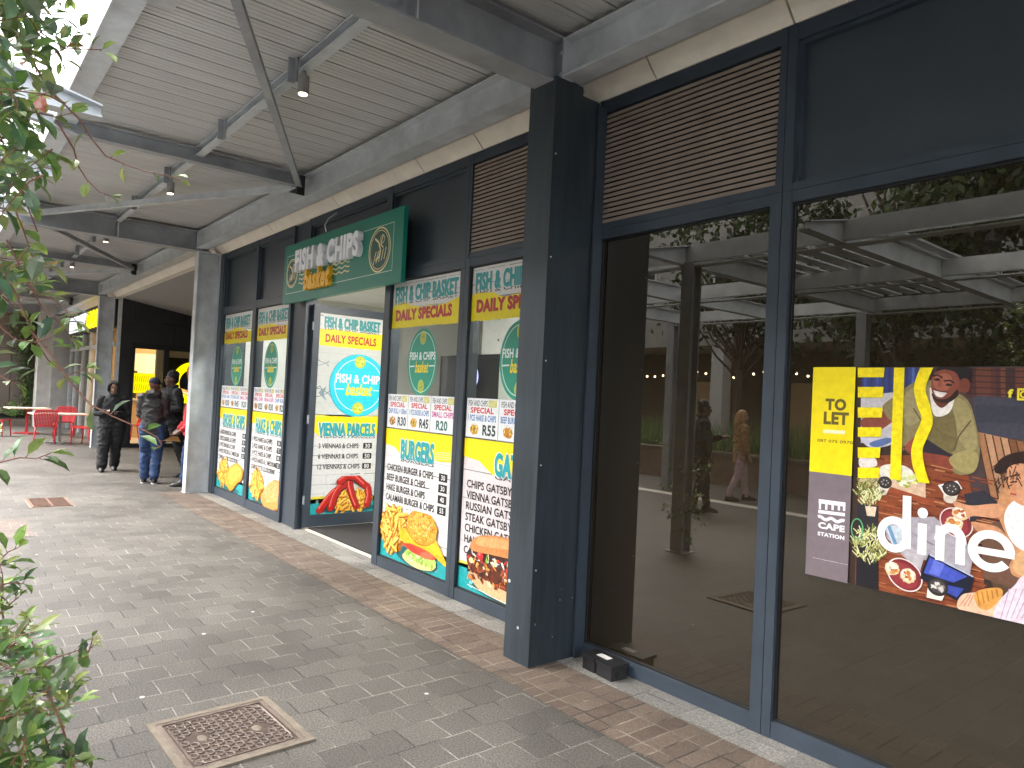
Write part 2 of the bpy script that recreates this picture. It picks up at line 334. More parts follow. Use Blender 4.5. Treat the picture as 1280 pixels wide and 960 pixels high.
class Print:
    STEP = .00004
    def __init__(s, O, U, V, N): s.O, s.U, s.V, s.N = Vector(O), Vector(U), Vector(V), Vector(N); s.mb = MB(); s.d = 0
    def P(s, u, v): return s.O+s.U*u+s.V*v+s.N*s.d
    clip = None
    def step(s, v): s.STEP = v; return s
    def _clip(s, pts):
        u0, v0, u1, v1 = s.clip
        for ax, lim, sg in ((0, u0, 1), (0, u1, -1), (1, v0, 1), (1, v1, -1)):
            out = []
            for i in range(len(pts)):
                a, b = pts[i-1], pts[i]; da, db = (a[ax]-lim)*sg, (b[ax]-lim)*sg
                if (da >= 0) != (db >= 0):
                    t = da/(da-db); out.append((a[0]+(b[0]-a[0])*t, a[1]+(b[1]-a[1])*t))
                if db >= 0: out.append(b)
            pts = out
            if len(pts) < 3: return []
        return pts
    def poly(s, pts, col, same=False):
        if not same: s.d += s.STEP
        if s.clip:
            pts = s._clip(list(pts))
            if len(pts) < 3: return
        c = tuple(.84*q for q in (H(col) if isinstance(col, str) else col))
        P_ = [s.P(*p) for p in pts]
        a = sum(pts[i][0]*pts[(i+1) % len(pts)][1]-pts[(i+1) % len(pts)][0]*pts[i][1] for i in range(len(pts)))
        s.mb.poly(P_ if a > 0 else P_[::-1], c)
    def rect(s, u0, v0, u1, v1, col): s.poly([(u0, v0), (u1, v0), (u1, v1), (u0, v1)], col)
    def blob(s, pts, col, n=5):
        out = []; m = len(pts)
        for i in range(m):
            p0, p1, p2, p3 = pts[i-1], pts[i], pts[(i+1) % m], pts[(i+2) % m]
            for k in range(n):
                t = k/n
                out.append(tuple(.5*(2*p1[j]+(p2[j]-p0[j])*t+(2*p0[j]-5*p1[j]+4*p2[j]-p3[j])*t*t+(3*p1[j]-p0[j]-3*p2[j]+p3[j])*t**3) for j in (0, 1)))
        s.poly(out, col)
    def disc(s, u, v, ru, rv, col, n=40, ang=0, wob=0, seed=0):
        rr = random.Random(seed); ca, sa = math.cos(ang), math.sin(ang); pts = []
        for i in range(n):
            a = i*2*math.pi/n; k = 1+wob*(rr.random()-.5)*2
            x, y = ru*k*math.cos(a), rv*k*math.sin(a); pts.append((u+x*ca-y*sa, v+x*sa+y*ca))
        s.poly(pts, col)
    def ring(s, u, v, ru, rv, wd, col, n=48, a0=0, a1=2*math.pi):
        s.d += s.STEP
        for i in range(n):
            a, b = a0+(a1-a0)*i/n, a0+(a1-a0)*(i+1)/n
            s.poly([(u+ru*math.cos(a), v+rv*math.sin(a)), (u+ru*math.cos(b), v+rv*math.sin(b)), (u+(ru-wd)*math.cos(b), v+(rv-wd)*math.sin(b)), (u+(ru-wd)*math.cos(a), v+(rv-wd)*math.sin(a))], col, True)
    def line(s, pts, wd, col):
        s.d += s.STEP
        for i in range(len(pts)-1):
            (a, b), (c, d) = pts[i], pts[i+1]; l = math.hypot(c-a, d-b) or 1; nx, ny = -(d-b)/l*wd/2, (c-a)/l*wd/2
            s.poly([(a+nx, b+ny), (a-nx, b-ny), (c-nx, d-ny), (c+nx, d+ny)], col, True)
    def text(s, txt, u0, v0, u1, v1, col, bold=.02, shear=0):
        s.d += s.STEP
        for t in text_mesh(txt, bold, shear): s.poly([(u0+p[0]*(u1-u0), v0+p[1]*(v1-v0)) for p in t], col, True)
    def build(s, name, m, parent=None): return obj(name, s.mb, m, parent)

# ------------------------------------------------------------ the setting
def sheet(name, x0, x1, y0, y1, z, m, label, parent=None):
    b = MB(); b.poly([(x0, y0, z), (x1, y0, z), (x1, y1, z), (x0, y1, z)])
    o = obj(name, b, m, parent, base=(0, 0, 0)) if parent is None else obj(name, b, m, parent)
    if parent is None: tag(o, label, 'ground', kind='structure')
    return o
sheet('plaza_paving', -120, 120, -120, 120, 0, M['paving'], 'grey square pavers of the walkway under the canopy')
sheet('brick_border', -11.62, 12, 2.69, 3.16, .004, M['brick'], 'brown brick border running along the shopfronts')
sheet('edge_strip', -11.62, 12, 3.163, 3.50, .004, M['strip'], 'pale speckled paver strip at the foot of the shop windows')
sheet('brick_patch', -9.95, -8.80, -.3, .90, .004, M['redpatch'], 'reddish brick repair patch in the grey paving at the left')
sheet('tactile_strip', -30, 6, -4.35, -4.05, .004, M['tactile'], 'pale raised strip along the far side of the plaza')

# ------------------------------------------------------------ main building: shopfronts
FY, GY = 3.37, 3.405
bld = thing('shopfront_building', 'long shopfront building with dark window frames, brown louvres and a cream stone band', 'building', (-7.5, 3.37, 0))
# cream stone band, split by its joints into blocks of one mesh
b = MB()
JX = [-42, -27.0, -25.2, -23.4, -21.6, -19.8, -18.0, -16.3, -14.6, -12.9, -11.2, -9.25, -7.33, -5.58, -4.69, -2.90, -1.99, -.2, 1.6, 3.4, 6]
for a, c in zip(JX, JX[1:]):
    p = [(0, 3.27, 3.765), (0, 3.27, 4.6), (0, 3.75, 4.6), (0, 3.75, 3.665), (0, 3.37, 3.665)]
    b.prism([Vector(q) for q in p], Vector((a+.006, 0, 0)), Vector((c-.006, 0, 0)))
obj('stone_band', b, M['stone'], bld, bevel=.004)
b = MB(); b.box(-42, 6, 3.31, 3.7, 3.80, 4.55); obj('joint_filler', b, M['grout'], bld)
b = MB(); b.box(-42, 6, 3.4, 14, 4.6, 13.5); obj('upper_wall', b, M['whitewall'], bld)

def frame_bars(mb, x0, x1, z0, z1, l=.06, r=.06, bt=.10, tp=.06, d0=FY, d1=3.50):
    mb.box(x0, x0+l, d0, d1, z0, z1); mb.box(x1-r, x1, d0, d1, z0, z1)
    mb.box(x0+l, x1-r, d0+.004, d1, z0, z0+bt); mb.box(x0+l, x1-r, d0+.004, d1, z1-tp, z1)
def window(x0, x1, z0, z1, pane, **k):
    b = MB(); frame_bars(b, x0, x1, z0, z1, **k); o = obj('window', b, M['frame'], bld, bevel=.004)
    l, r, bt, tp = k.get('l', .06), k.get('r', .06), k.get('bt', .1), k.get('tp', .06)
    g = MB(); g.box(x0+l-.01, x1-r+.01, GY, GY+.008, z0+bt-.01, z1-tp+.01); obj('pane', g, M[pane], o)
    bd = MB()                                           # slim black glazing bead round the pane
    a0, a1, c0, c1 = x0+l, x1-r, z0+bt, z1-tp
    for q in ((a0, a0+.012, c0, c1), (a1-.012, a1, c0, c1), (a0+.012, a1-.012, c0, c0+.012), (a0+.012, a1-.012, c1-.012, c1)): bd.box(q[0], q[1], GY-.012, GY-.001, q[2], q[3])
    obj('glazing_bead', bd, M['black'], o)
    return o
ZT = 2.79
window(-11.26, -9.862, 0, ZT, 'glass', bt=.12, tp=.07)
window(-9.858, -8.57, 0, ZT, 'glass', bt=.12, tp=.07)
window(-6.20, -4.862, 0, ZT, 'glass', bt=.10, l=.10, tp=.07)
window(-4.858, -3.41, 0, ZT, 'glass', bt=.10, tp=.07)
window(-3.37, -2.022, 0, ZT, 'tinted', bt=.09, tp=.06, l=.05, r=.065)
window(-2.018, 1.2, 0, ZT, 'tinted', bt=.09, tp=.06, l=.05)
window(1.204, 4.4, 0, ZT, 'tinted', bt=.09, tp=.06)
each('door_post', [(-11.50, -11.262, 3.36, 3.75, 0, 3.66), (-8.566, -8.125, 3.40, 3.52, 0, 3.66), (-8.16, -8.10, 3.372, 3.399, 0, 2.729)], M['frame'], bld, .004)
b = MB(); b.box(-8.10, -6.202, 3.372, 3.52, 2.73, ZT); obj('door_head', b, M['frame'], bld)
# upper row of panels and louvres
def panel(x0, x1):
    b = MB(); frame_bars(b, x0, x1, ZT+.002, 3.66, bt=.04, tp=.085, l=.05, r=.05); o = obj('panel_frame', b, M['frame'], bld, bevel=.004)
    g = MB(); g.box(x0+.045, x1-.045, 3.43, 3.46, ZT+.03, 3.60); obj('cladding_panel', g, M['panel'], o)
    g = MB(); a0, a1 = x0+.05, x1-.05
    for q in ((a0, a0+.02, ZT+.042, 3.574), (a1-.02, a1, ZT+.042, 3.574), (a0+.02, a1-.02, 3.554, 3.574)): g.box(q[0], q[1], 3.395, 3.429, q[2], q[3])
    obj('panel_trim', g, M['frame'], o)
def louvre(x0, x1):
    b = MB(); frame_bars(b, x0, x1, ZT+.002, 3.66, bt=.045, tp=.085, l=.04, r=.04); o = obj('louvre_frame', b, M['frame'], bld, bevel=.004)
    g = MB(); n = 22; z0, z1 = ZT+.05, 3.572; dz = (z1-z0)/n
    for i in range(n):
        z = z0+i*dz
        g.prism([Vector(q) for q in ((0, 3.384, z), (0, 3.388, z+dz*.74), (0, 3.45, z+dz*1.22), (0, 3.45, z+dz*.95), (0, 3.40, z+dz*.2))], Vector((x0+.042, 0, 0)), Vector((x1-.042, 0, 0)))
    obj('louvre_slats', g, M['louvre'], o)
    g = MB(); g.box(x0+.03, x1-.03, 3.455, 3.47, ZT+.03, 3.6); obj('louvre_backing', g, M['void'], o)
panel(-11.26, -9.862); panel(-9.858, -8.57); panel(-8.12, -6.202); panel(-6.198, -4.862); louvre(-4.858, -3.41); louvre(-3.37, -2.022); panel(-2.018, 1.2); panel(1.204, 4.4)
# black boxed column with stepped top, fixing screws
b = MB(); b.prism([Vector(q) for q in ((0, 2.93, 0), (0, 2.93, 3.685), (0, 3.17, 3.685), (0, 3.17, 3.63), (0, 3.30, 3.63), (0, 3.368, 3.60), (0, 3.368, 0))], Vector((-3.58, 0, 0)), Vector((-3.335, 0, 0)))
o = obj('column_cladding', b, M['cladcol'], bld, bevel=.005)
for z in (.5, 1.15, 1.8, 2.45, 3.1):
    for y, dz in ((3.335, 0), (2.955, .1)): obj('screw', MB().cyl((-3.336, y, z+dz), (-3.331, y, z+dz), .0055, 8), M['galv_light'], o)
# chips and scuffs low on the column (bare metal), one mesh
rr = random.Random(5)
for i in range(5):
    y, z, h = rr.uniform(2.96, 3.3), rr.uniform(.05, .5), rr.uniform(.003, .012); obj('scuff_mark', MB().box(-3.3352, -3.3338, y, y+.0025, z, z+h), M['galv'], o)
for q in ((3.45, .22, .010), (3.555, .49, .012)): obj('scuff_mark', MB().cyl((-q[0], 2.9302, q[1]), (-q[0], 2.9292, q[1]), q[2], 9), M['galv'], o)
b = MB(); b.box(-3.327, -3.31, 3.30, 3.372, 0, 3.60); obj('column_trim', b, M['frame'], bld)
# rooms behind the glass
each('shop_wall', [(-11.45, -11.30, 3.76, 9, 0, 3.6), (-3.5, -3.40, 3.52, 9, 0, 3.6), (-11.3, -3.5, 8.8, 9, 0, 3.6)], M['whitewall'], bld)
b = MB(); b.box(-11.3, -3.5, 3.55, 9, 3.15, 3.3); obj('shop_ceiling', b, M['whitewall'], bld)
b = MB(); b.box(-11.3, -3.5, 3.47, 9, -.05, .012); obj('shop_floor', b, M['tilefloor'], bld)
# partition with concrete top, pale boarded lower half, black doorway
b = MB(); b.box(-7.6, -3.5, 5.6, 5.7, 2.22, 3.15); obj('concrete_lintel', b, M['greywall'], bld)
obj('mural_wall', MB().box(-4.85, -3.5, 5.6, 5.7, 0, 2.219), M['muralboard'], bld); o = obj('mural_wall', MB().box(-7.2, -5.45, 5.6, 5.7, 0, 2.219), M['muralboard'], bld)
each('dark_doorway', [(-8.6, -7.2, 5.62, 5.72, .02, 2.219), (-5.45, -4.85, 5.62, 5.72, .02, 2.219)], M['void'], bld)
pm = Print((-7.2, 5.598, 0), (1, 0, 0), (0, 0, 1), (0, -1, 0)); INK = '#5d655f'
def fish(P, cx, cz, L, h, c=INK, wd=.008):
    for sg in (1, -1):
        P.line([(cx+L*(t/12-.5), cz+sg*h*math.sin(math.pi*(t/12)**.8)) for t in range(13)], wd, c)
    P.line([(cx+L*.5, cz), (cx+L*.68, cz+h*.9), (cx+L*.62, cz), (cx+L*.68, cz-h*.9), (cx+L*.5, cz)], wd, c)
    P.line([(cx-L*.27, cz+h*.62), (cx-L*.22, cz), (cx-L*.27, cz-h*.62)], wd, c); P.line([(cx-L*.05, cz+h*.95), (cx+L*.1, cz+h*1.6), (cx+L*.22, cz+h*.7)], wd, c)
    P.ring(cx-L*.36, cz+h*.25, .012, .012, .006, c, 10)
for q in ((.55, 1.55, .8, .12), (1.2, 1.98, .7, .10), (.5, 1.15, .8, .11), (1.15, 1.5, .6, .1), (2.75, 1.7, .8, .12), (3.0, 1.3, .6, .09)): fish(pm, *q)
for z in (.3, .6, .9, 1.2, 1.5, 1.8, 2.1): pm.line([(0, z), (1.75, z)], .004, '#a9a899'); pm.line([(2.35, z), (3.7, z)], .004, '#a9a899')
pm.ring(2.62, 1.75, .22, .3, .01, '#3a3f3b', 30)
pm.build('fish_drawing', M['print'], o)
b = MB(); b.ball((-7.75, 5.56, 1.92), (.16, .02, .17), 20); obj('round_lit_sign', b, M['signblue'], bld)
for i in range(5):
    for j in range(3): obj('tie_hole', MB().tube([(-7.25+i*.8, 5.6005, 2.40+j*.27), (-7.25+i*.8, 5.597, 2.40+j*.27)], .018, 10), M['grout'], bld)

# the vacant unit behind the filmed glass
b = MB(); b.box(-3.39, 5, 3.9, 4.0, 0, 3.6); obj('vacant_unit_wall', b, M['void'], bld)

# recess between the two shops
b = MB(); b.prism([Vector(q) for q in ((0, 3.50, 3.665), (0, 3.50, 4.55), (0, 9.2, 4.55), (0, 9.2, 2.72))], Vector((-19.66, 0, 0)), Vector((-11.51, 0, 0))); obj('recess_soffit', b, M['soffit'], bld)
b = MB(); b.box(-19.66, -11.46, 9.2, 9.4, 0, 4.5); obj('recess_back_wall', b, M['blacktile'], bld)
XW = -19.7
b = MB()
def tile(y0, y1, z0, z1): b.box(XW, XW+.02, y0+.004, y1-.004, z0+.004, z1-.004)
for iz, (z0, z1) in enumerate(((.0, .55), (.55, 1.13), (1.13, 1.71), (1.71, 2.29), (2.29, 2.6), (2.6, 3.14), (3.14, 3.72))):
    y = 3.52 if iz % 2 else 3.2
    while y < 9.2:
        a, c = max(y, 3.52), min(y+.62, 9.2)
        if z1 > 2.6 or c <= 3.80 or a >= 7.4: tile(a, c, z0, z1)
        elif a < 3.80: tile(a, 3.80, z0, z1)
        y += .62
o = obj('tiled_wall', b, M['blacktile'], bld)
b = MB(); b.box(XW-.2, XW+.001, 3.5, 3.80, 0, 3.7); b.box(XW-.2, XW+.001, 3.8, 9.2, 2.6, 3.7); b.box(XW-.2, XW+.001, 7.4, 9.2, 0, 2.6); obj('grout_backing', b, M['grout'], o)
b = MB(); b.box(XW-.05, XW+.04, 3.44, 3.52, 0, 3.66); obj('corner_post', b, M['galv_light'], bld)
# glazed entrance of the far takeaway
b = MB()
b.box(XW-.06, XW+.05, 3.8, 7.4, 2.46, 2.6); b.box(XW-.06, XW+.05, 3.8, 3.86, 0, 2.46)
for y in (4.52, 5.85, 7.3): b.box(XW-.06, XW+.05, y, y+.12, 0, 2.46)
b.box(XW-.06, XW+.05, 3.86, 7.3, 0, .1)
o = obj('entrance_frame', b, M['black'], bld)
b = MB()
for a, c in ((3.85, 4.53), (4.63, 5.86), (5.96, 7.31)): b.box(XW-.01, XW, a, c, .09, 2.47)
obj('pane', b, M['glass_far'], o)
b = MB(); b.box(-24.5, -24.32, 3.6, 9.4, 0, 3.4)
for k in range(27): b.box(-24.32, -24.3, 3.6, 9.2, .02+k*.115, .115+k*.115)
obj('takeaway_wall', b, M['woodlit'], bld)
b = MB(); b.box(-21.6, -21.45, 4.75, 9.2, 0, 3.1); o = obj('added_dark_partition', b, M['greywall'], bld)  # added partition, makes the interior behind the panes darker
for k, (y, c) in enumerate(((4.95, 'void'), (5.75, 'signyel'), (6.55, 'void'))): obj('wall_panel', MB().box(-21.449, -21.42, y, y+.62, 1.75, 2.35), M[c], o)
b = MB(); b.box(-24.3, -19.9, 3.6, 9.4, 3.1, 3.2); obj('takeaway_ceiling', b, M['woodlit'], bld)
b = MB(); b.box(-24.3, -19.9, 9.2, 9.4, 0, 3.1); obj('takeaway_side_wall', b, M['woodlit'], bld)
b = MB(); b.box(-24.3, -19.75, 3.55, 9.2, -.05, .012); obj('takeaway_floor', b, M['tilefloor'], bld)
# far shopfront facing the walkway (x -27.5 to -20)
b = MB(); b.box(-27.6, -19.95, 3.42, 3.6, 2.98, 3.66); obj('sign_fascia', b, M['black'], bld)
o = obj('shopfront_frame', MB().box(-27.4, -20.0, 3.449, 3.551, 2.5, 2.6), M['galv'], bld)
for x in (-27.4, -26.3, -25.0, -23.7, -22.3, -20.8): obj('mullion', MB().box(x, x+.08, 3.452, 3.548, 0, 2.98), M['galv'], o)
b = MB(); b.box(-27.4, -20.0, 3.50, 3.51, .05, 2.98); obj('pane', b, M['glass_far'], o)
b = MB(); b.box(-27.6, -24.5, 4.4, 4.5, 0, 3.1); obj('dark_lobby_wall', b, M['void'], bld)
b = MB(); b.box(-30, -27.6, 3.0, 14, 0, 3.66); obj('end_wall', b, M['greywall'], bld)

# concrete pier and brown cladding wall closing the walkway
b = MB(); b.box(-28.6, -27.7, 2.62, 3.40, 0, 4.6)
tag(obj('concrete_pier', b, M['pierstone'], bevel=.02), 'rough grey concrete pier beside the ivy at the end of the walkway', 'pier')
wl = thing('cladding_wall', 'brown panelled wall behind the red chairs at the end of the walkway', 'wall', (-29, -1, 0))
b = MB()
for y in range(-10, 3):
    for z in range(4): b.box(-29.2, -29.0, y+.01, y+.99, .35+z*1.1+.01, .35+(z+1)*1.1-.01)
obj('wall_panel', b, M['brownwall'], wl, bevel=.01)
b = MB(); b.box(-29.4, -29.1, -10, 3, 0, 4.9); obj('wall_backing', b, M['grout'], wl)
b = MB(); b.box(-29.02, -28.9, -1.2, 1.6, 3.72, 3.86); obj('strip_light', b, M['lampglow'], wl)
pl = thing('planting_bed', 'low planting bed with small green plants at the foot of the brown wall', 'planter', (-28.6, -1, 0))
b = MB(); b.box(-29.0, -28.3, -8, 2.6, 0, .22); obj('bed_kerb', b, M['concrete'], pl)
b = MB(); b.box(-28.95, -28.35, -7.9, 2.55, .22, .24); obj('bed_soil', b, M['soil'], pl)

# cream and white blocks far beyond the walkway's end
def block(x0, x1, y0, y1, z1, m, label, wins):
    t = thing('apartment_block', label, 'building', ((x0+x1)/2, (y0+y1)/2, 0))
    b = MB(); b.box(x0, x1, y0, y1, 0, z1); obj('wall', b, M[m], t)
    b = MB(); b.box(x0-.1, x1+.15, y0-.1, y1+.1, z1, z1+.4); obj('parapet', b, M['whitewall'], t)
    for (y, z) in wins:
        b = MB(); b.box(x1-.02, x1+.06, y, y+1.4, z, z+1.6); o = obj('window', b, M['white'], t)
        b = MB(); b.box(x1+.061, x1+.07, y+.1, y+1.3, z+.1, z+1.5); obj('pane', b, M['winglass'], o)
block(-46, -36, -9, 1.6, 15.5, 'cream', 'cream rendered block seen through the leaves above the canopy edge', [(-6, 8), (-2.5, 8), (-6, 11.5), (-2.5, 11.5), (-.2, 5.2)])

# ------------------------------------------------------------ galvanised canopy over the walkway
can = thing('steel_canopy', 'galvanised steel canopy with ribbed metal ceiling over the walkway', 'canopy', (-11.5, 2, 0))
def ibeam_y(mb, x, y0, y1, zb, zt, fw, tf=.014, tw=.01, taper=0):
    # beam running along y; taper: rising bottom over the last stretch at y0
    for zz0, zz1 in ((zb, zb+tf), (zt-tf, zt)): mb.box(x-fw/2, x+fw/2, y0, y1, zz0, zz1)
    mb.box(x-tw/2, x+tw/2, y0, y1, zb+tf, zt-tf)
def taper_tip(mb, x, y0, y1, zb, zt, fw, ze):
    # tapered cantilever nose from y1 (full depth) out to y0, where the bottom has risen to ze
    mb.prism([Vector(q) for q in ((0, y1, zb+.014), (0, y0, ze+.014), (0, y0, zt-.014), (0, y1, zt-.014))], Vector((x-.006, 0, 0)), Vector((x+.006, 0, 0)))
    mb.prism([Vector(q) for q in ((0, y1, zb), (0, y0, ze), (0, y0, ze+.014), (0, y1, zb+.014))], Vector((x-fw/2, 0, 0)), Vector((x+fw/2, 0, 0)))
    mb.box(x-fw/2, x+fw/2, y0, y1, zt-.014, zt)
MAINX = [4.6, -3.45, -11.52, -19.8, -27.95]; MIDX = [.55, -7.5, -15.65, -23.9]
for x in MAINX:
    b = MB(); ibeam_y(b, x, .9, 3.2, 3.665, 3.965, .19); taper_tip(b, x, .42, .9, 3.665, 3.965, .19, 3.84)
    b.box(x-.095, x+.095, 1.915, 1.927, 3.68, 3.95)
    for yy in (3.02, 3.14): b.box(x-.09, x+.09, yy, yy+.012, 3.68, 3.95)
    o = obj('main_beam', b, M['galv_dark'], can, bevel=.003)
    for sx in (-1, 1):
        for zz in (3.74, 3.88): obj('bolt', MB().cyl((x+sx*.06, 3.013, zz), (x+sx*.06, 3.021, zz), .013, 6), M['galv_light'], o)
    obj('stiffener', MB().box(x+.008, x+.09, 1.927, 1.94, 3.68, 3.95), M['galv_light'], o)
for x in MIDX:
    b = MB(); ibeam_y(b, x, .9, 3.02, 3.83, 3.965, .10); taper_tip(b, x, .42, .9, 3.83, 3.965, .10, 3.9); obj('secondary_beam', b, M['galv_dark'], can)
b = MB()   # edge channel along the shopfront, web faces out
xs = sorted(MAINX)
for a, c in zip(xs, xs[1:]):
    a, c = a+.1, c-.1
    b.box(a, c, 3.06, 3.072, 3.70, 3.95); b.box(a, c, 2.99, 3.06, 3.70, 3.713); b.box(a, c, 2.99, 3.06, 3.937, 3.95)
    b.box(a, a+.012, 2.985, 3.075, 3.69, 3.955); b.box(c-.012, c, 2.985, 3.075, 3.69, 3.955)
    b.box(a, c, 3.072, 3.15, 3.70, 3.713)
obj('edge_channel', b, M['galv'], can)
b = MB(); b.box(-42, 5, .72, .885, 3.925, 3.94); b.box(-42, 5, .72, .732, 3.94, 4.12); b.box(-42, 5, .873, .885, 3.94, 4.01); obj('outer_fascia', b, M['galv'], can)
b = MB(); b.box(-42, 5, .708, .7185, 3.90, 4.14); obj('gutter_lip', b, M['galv_light'], can)
b = MB()
for yy0, yy1 in ((1.96, 1.972),): b.box(-42, 5, yy0, yy1, 3.90, 3.985)
b.box(-42, 5, 1.90, 1.96, 3.90, 3.912); b.box(-42, 5, 1.90, 1.96, 3.973, 3.985)
obj('purlin', b, M['galv'], can)
for x in (-4.95, -6.55, -8.45, -10.1, -13.0, -14.7, -16.6, -18.4, -21.2, -23.0): obj('hanger_plate', MB().box(x-.028, x+.028, 1.885, 1.897, 3.82, 3.995).box(x-.028, x-.018, 1.84, 1.8855, 3.82, 3.995), M['galv_dark'], can)
# ribbed ceiling sheet: pans with dark grooves between them
b = MB(); x = -42.0
while x < 5:
    b.box(x+.008, x+.202, .886, 3.26, 3.996, 4.02)
    for k in (.055, .105, .155): b.box(x+k, x+k+.006, .887, 3.26, 3.9935, 3.9955)
    x += .21
obj('ceiling_sheet', b, M['deck'], can)
b = MB(); b.box(-42, 5, .8, 3.26, 4.022, 4.07); obj('roof_sheet', b, M['galv_dark'], can)
# diagonal bracing between the mid nodes and the outer beam ends
for xm in MIDX:
    for xo in (xm+4.05, xm-4.05):
        if xo > 5: continue
        A, B_ = Vector((xm+(.08 if xo > xm else -.08), 2.94, 3.80)), Vector((xo+(-.12 if xo > xm else .12), .93, 3.78))
        b = MB(); d = (B_-A).normalized(); n = d.cross(Vector((0, 0, 1))).normalized()
        prof = [A+n*.03, A-n*.03, A-n*.03+Vector((0, 0, .012)), A-n*.018+Vector((0, 0, .012)), A-n*.018+Vector((0, 0, .07)), A-n*.006+Vector((0, 0, .07)), A-n*.006+Vector((0, 0, .012)), A+n*.03+Vector((0, 0, .012))]
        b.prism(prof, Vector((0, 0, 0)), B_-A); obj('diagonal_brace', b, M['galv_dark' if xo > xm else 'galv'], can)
    obj('gusset_plate', MB().box(xm-.09, xm+.09, 2.90, 2.985, 3.775, 3.785), M['black'], can); obj('end_plate', MB().box(xm+.1, xm+.115, 2.9, 2.988, 3.72, 3.93), M['black'], can)
for x in MAINX:
    b = MB(); z1 = 3.662
    if abs(x+3.45) < .1: b.box(x-.06, x+.06, 2.99, 3.3, 3.6, z1)
    else:
        b.box(x-.085, x+.085, 3.03, 3.044, .012, z1); b.box(x-.085, x+.085, 3.346, 3.36, .012, z1); b.box(x-.006, x+.006, 3.044, 3.346, .012, z1)
        b.box(x-.10, x+.10, 3.02, 3.37, 0, .012); b.box(x-.1, x+.1, 3.02, 3.37, 3.645, z1)
    obj('column', b, M['galv'], can, bevel=.002)

# downlights hanging from the purlin (lit, as the photo shows)
proto = None
for i, (x, lab) in enumerate(((-4.90, 'nearest cylindrical downlight, hanging beside the purlin above the green sign'), (-8.55, 'second cylindrical downlight along the canopy, past the second crossing beam'),
        (-12.35, 'third cylindrical downlight, just beyond the first steel column'), (-15.75, 'farthest visible cylindrical downlight deep under the canopy'))):
    if proto is None:
        t = thing('canopy_downlight', lab, 'light', (x, 1.93, 3.735), 0, 'cylindrical downlights under the canopy'); proto = t
        b = MB(); b.tube([(0, 0, 0), (0, 0, .125)], .040, 20); b.tube([(0, 0, .125), (0, 0, .17)], .015, 12); obj('lamp_housing', b, M['lampmetal'], t, local=True)
        b = MB(); b.tube([(0, 0, -.004), (0, 0, .002)], .030, 20); obj('lamp_lens', b, M['lampglow'], t, local=True)
    else: t = dup(proto, (x, 1.93, 3.735), 0, lab)
    ld = bpy.data.lights.new('downlight_beam', 'SPOT'); ld.energy = 5; ld.color = (1, .78, .5); ld.spot_size = R(70); ld.spot_blend = .6; ld.shadow_soft_size = .05
    lo = bpy.data.objects.new('light_beam', ld); COL.objects.link(lo); lo.parent = t; lo.location = (0, 0, -.02)

# ------------------------------------------------------------ posters on the shop glass
CHIPC = ['#f7b51e', '#ffc93a', '#f2a012', '#ffd75a', '#e88f0c', '#fbbf2e']
def chips(P, cx, cy, rx, ry, n, seed, ln=.16, wd=.026, ang=None):
    rr = random.Random(seed)
    P.disc(cx, cy, rx*.95, ry*.95, '#b9660b', 30, 0, .12, seed)
    for i in range(n):
        a, r_ = rr.uniform(0, 2*math.pi), math.sqrt(rr.random())
        x, y = cx+rx*.85*r_*math.cos(a), cy+ry*.85*r_*math.sin(a)
        t = rr.uniform(0, math.pi) if ang is None else ang+rr.gauss(0, .6)
        L, W = ln*rr.uniform(.6, 1.1)/2, wd*rr.uniform(.8, 1.2)/2
        dx, dy, nx, ny = math.cos(t)*L, math.sin(t)*L, -math.sin(t)*W, math.cos(t)*W
        P.poly([(x-dx-nx*1.3+.004, y-dy-ny*1.3-.006), (x+dx-nx*1.3+.004, y+dy-ny*1.3-.006), (x+dx+nx+.004, y+dy+ny-.006), (x-dx+nx+.004, y-dy+ny-.006)], '#a85c0a')
        P.poly([(x-dx-nx, y-dy-ny), (x+dx-nx, y+dy-ny), (x+dx*1.02+nx, y+dy+ny), (x-dx*1.02+nx, y-dy+ny)], rr.choice(CHIPC))
        P.poly([(x-dx*.9+nx*.2, y-dy*.9+ny*.2), (x+dx*.9+nx*.2, y+dy*.9+ny*.2), (x+dx*.85+nx*.8, y+dy*.85+ny*.8), (x-dx*.85+nx*.8, y-dy*.85+ny*.8)], '#ffe07c')
def crumbs(P, cx, cy, rx, ry, n, seed, cols):
    rr = random.Random(seed)
    for i in range(n):
        a, r_ = rr.uniform(0, 6.283), math.sqrt(rr.random())
        P.disc(cx+rx*r_*math.cos(a), cy+ry*r_*math.sin(a), rr.uniform(.005, .014), rr.uniform(.004, .011), rr.choice(cols), 7, rr.random()*3, .3, i)
def brickback(P, w, v0, v1, seed, base='#e9e7e3'):
    P.rect(0, v0, w, v1, base); rr = random.Random(seed); v = v1-.03; row = 0
    while v > v0:
        u = 0
        while u < w:
            u2 = min(w, u+rr.uniform(.12, .5)); P.line([(u, v+rr.uniform(-.004, .004)), (u2, v+rr.uniform(-.004, .004))], rr.choice([.002, .004, .007]), rr.choice(['#4a4646', '#8d8a88', '#c9c6c3'])); u = u2+rr.choice([0, 0, .05])
        u = .18+(row % 2)*.2
        while u < w: P.line([(u, v), (u+rr.uniform(-.004, .004), max(v0, v-.115))], .003, rr.choice(['#aaa7a5', '#c6c3c0'])); u += rr.uniform(.3, .45)
        v -= .115; row += 1
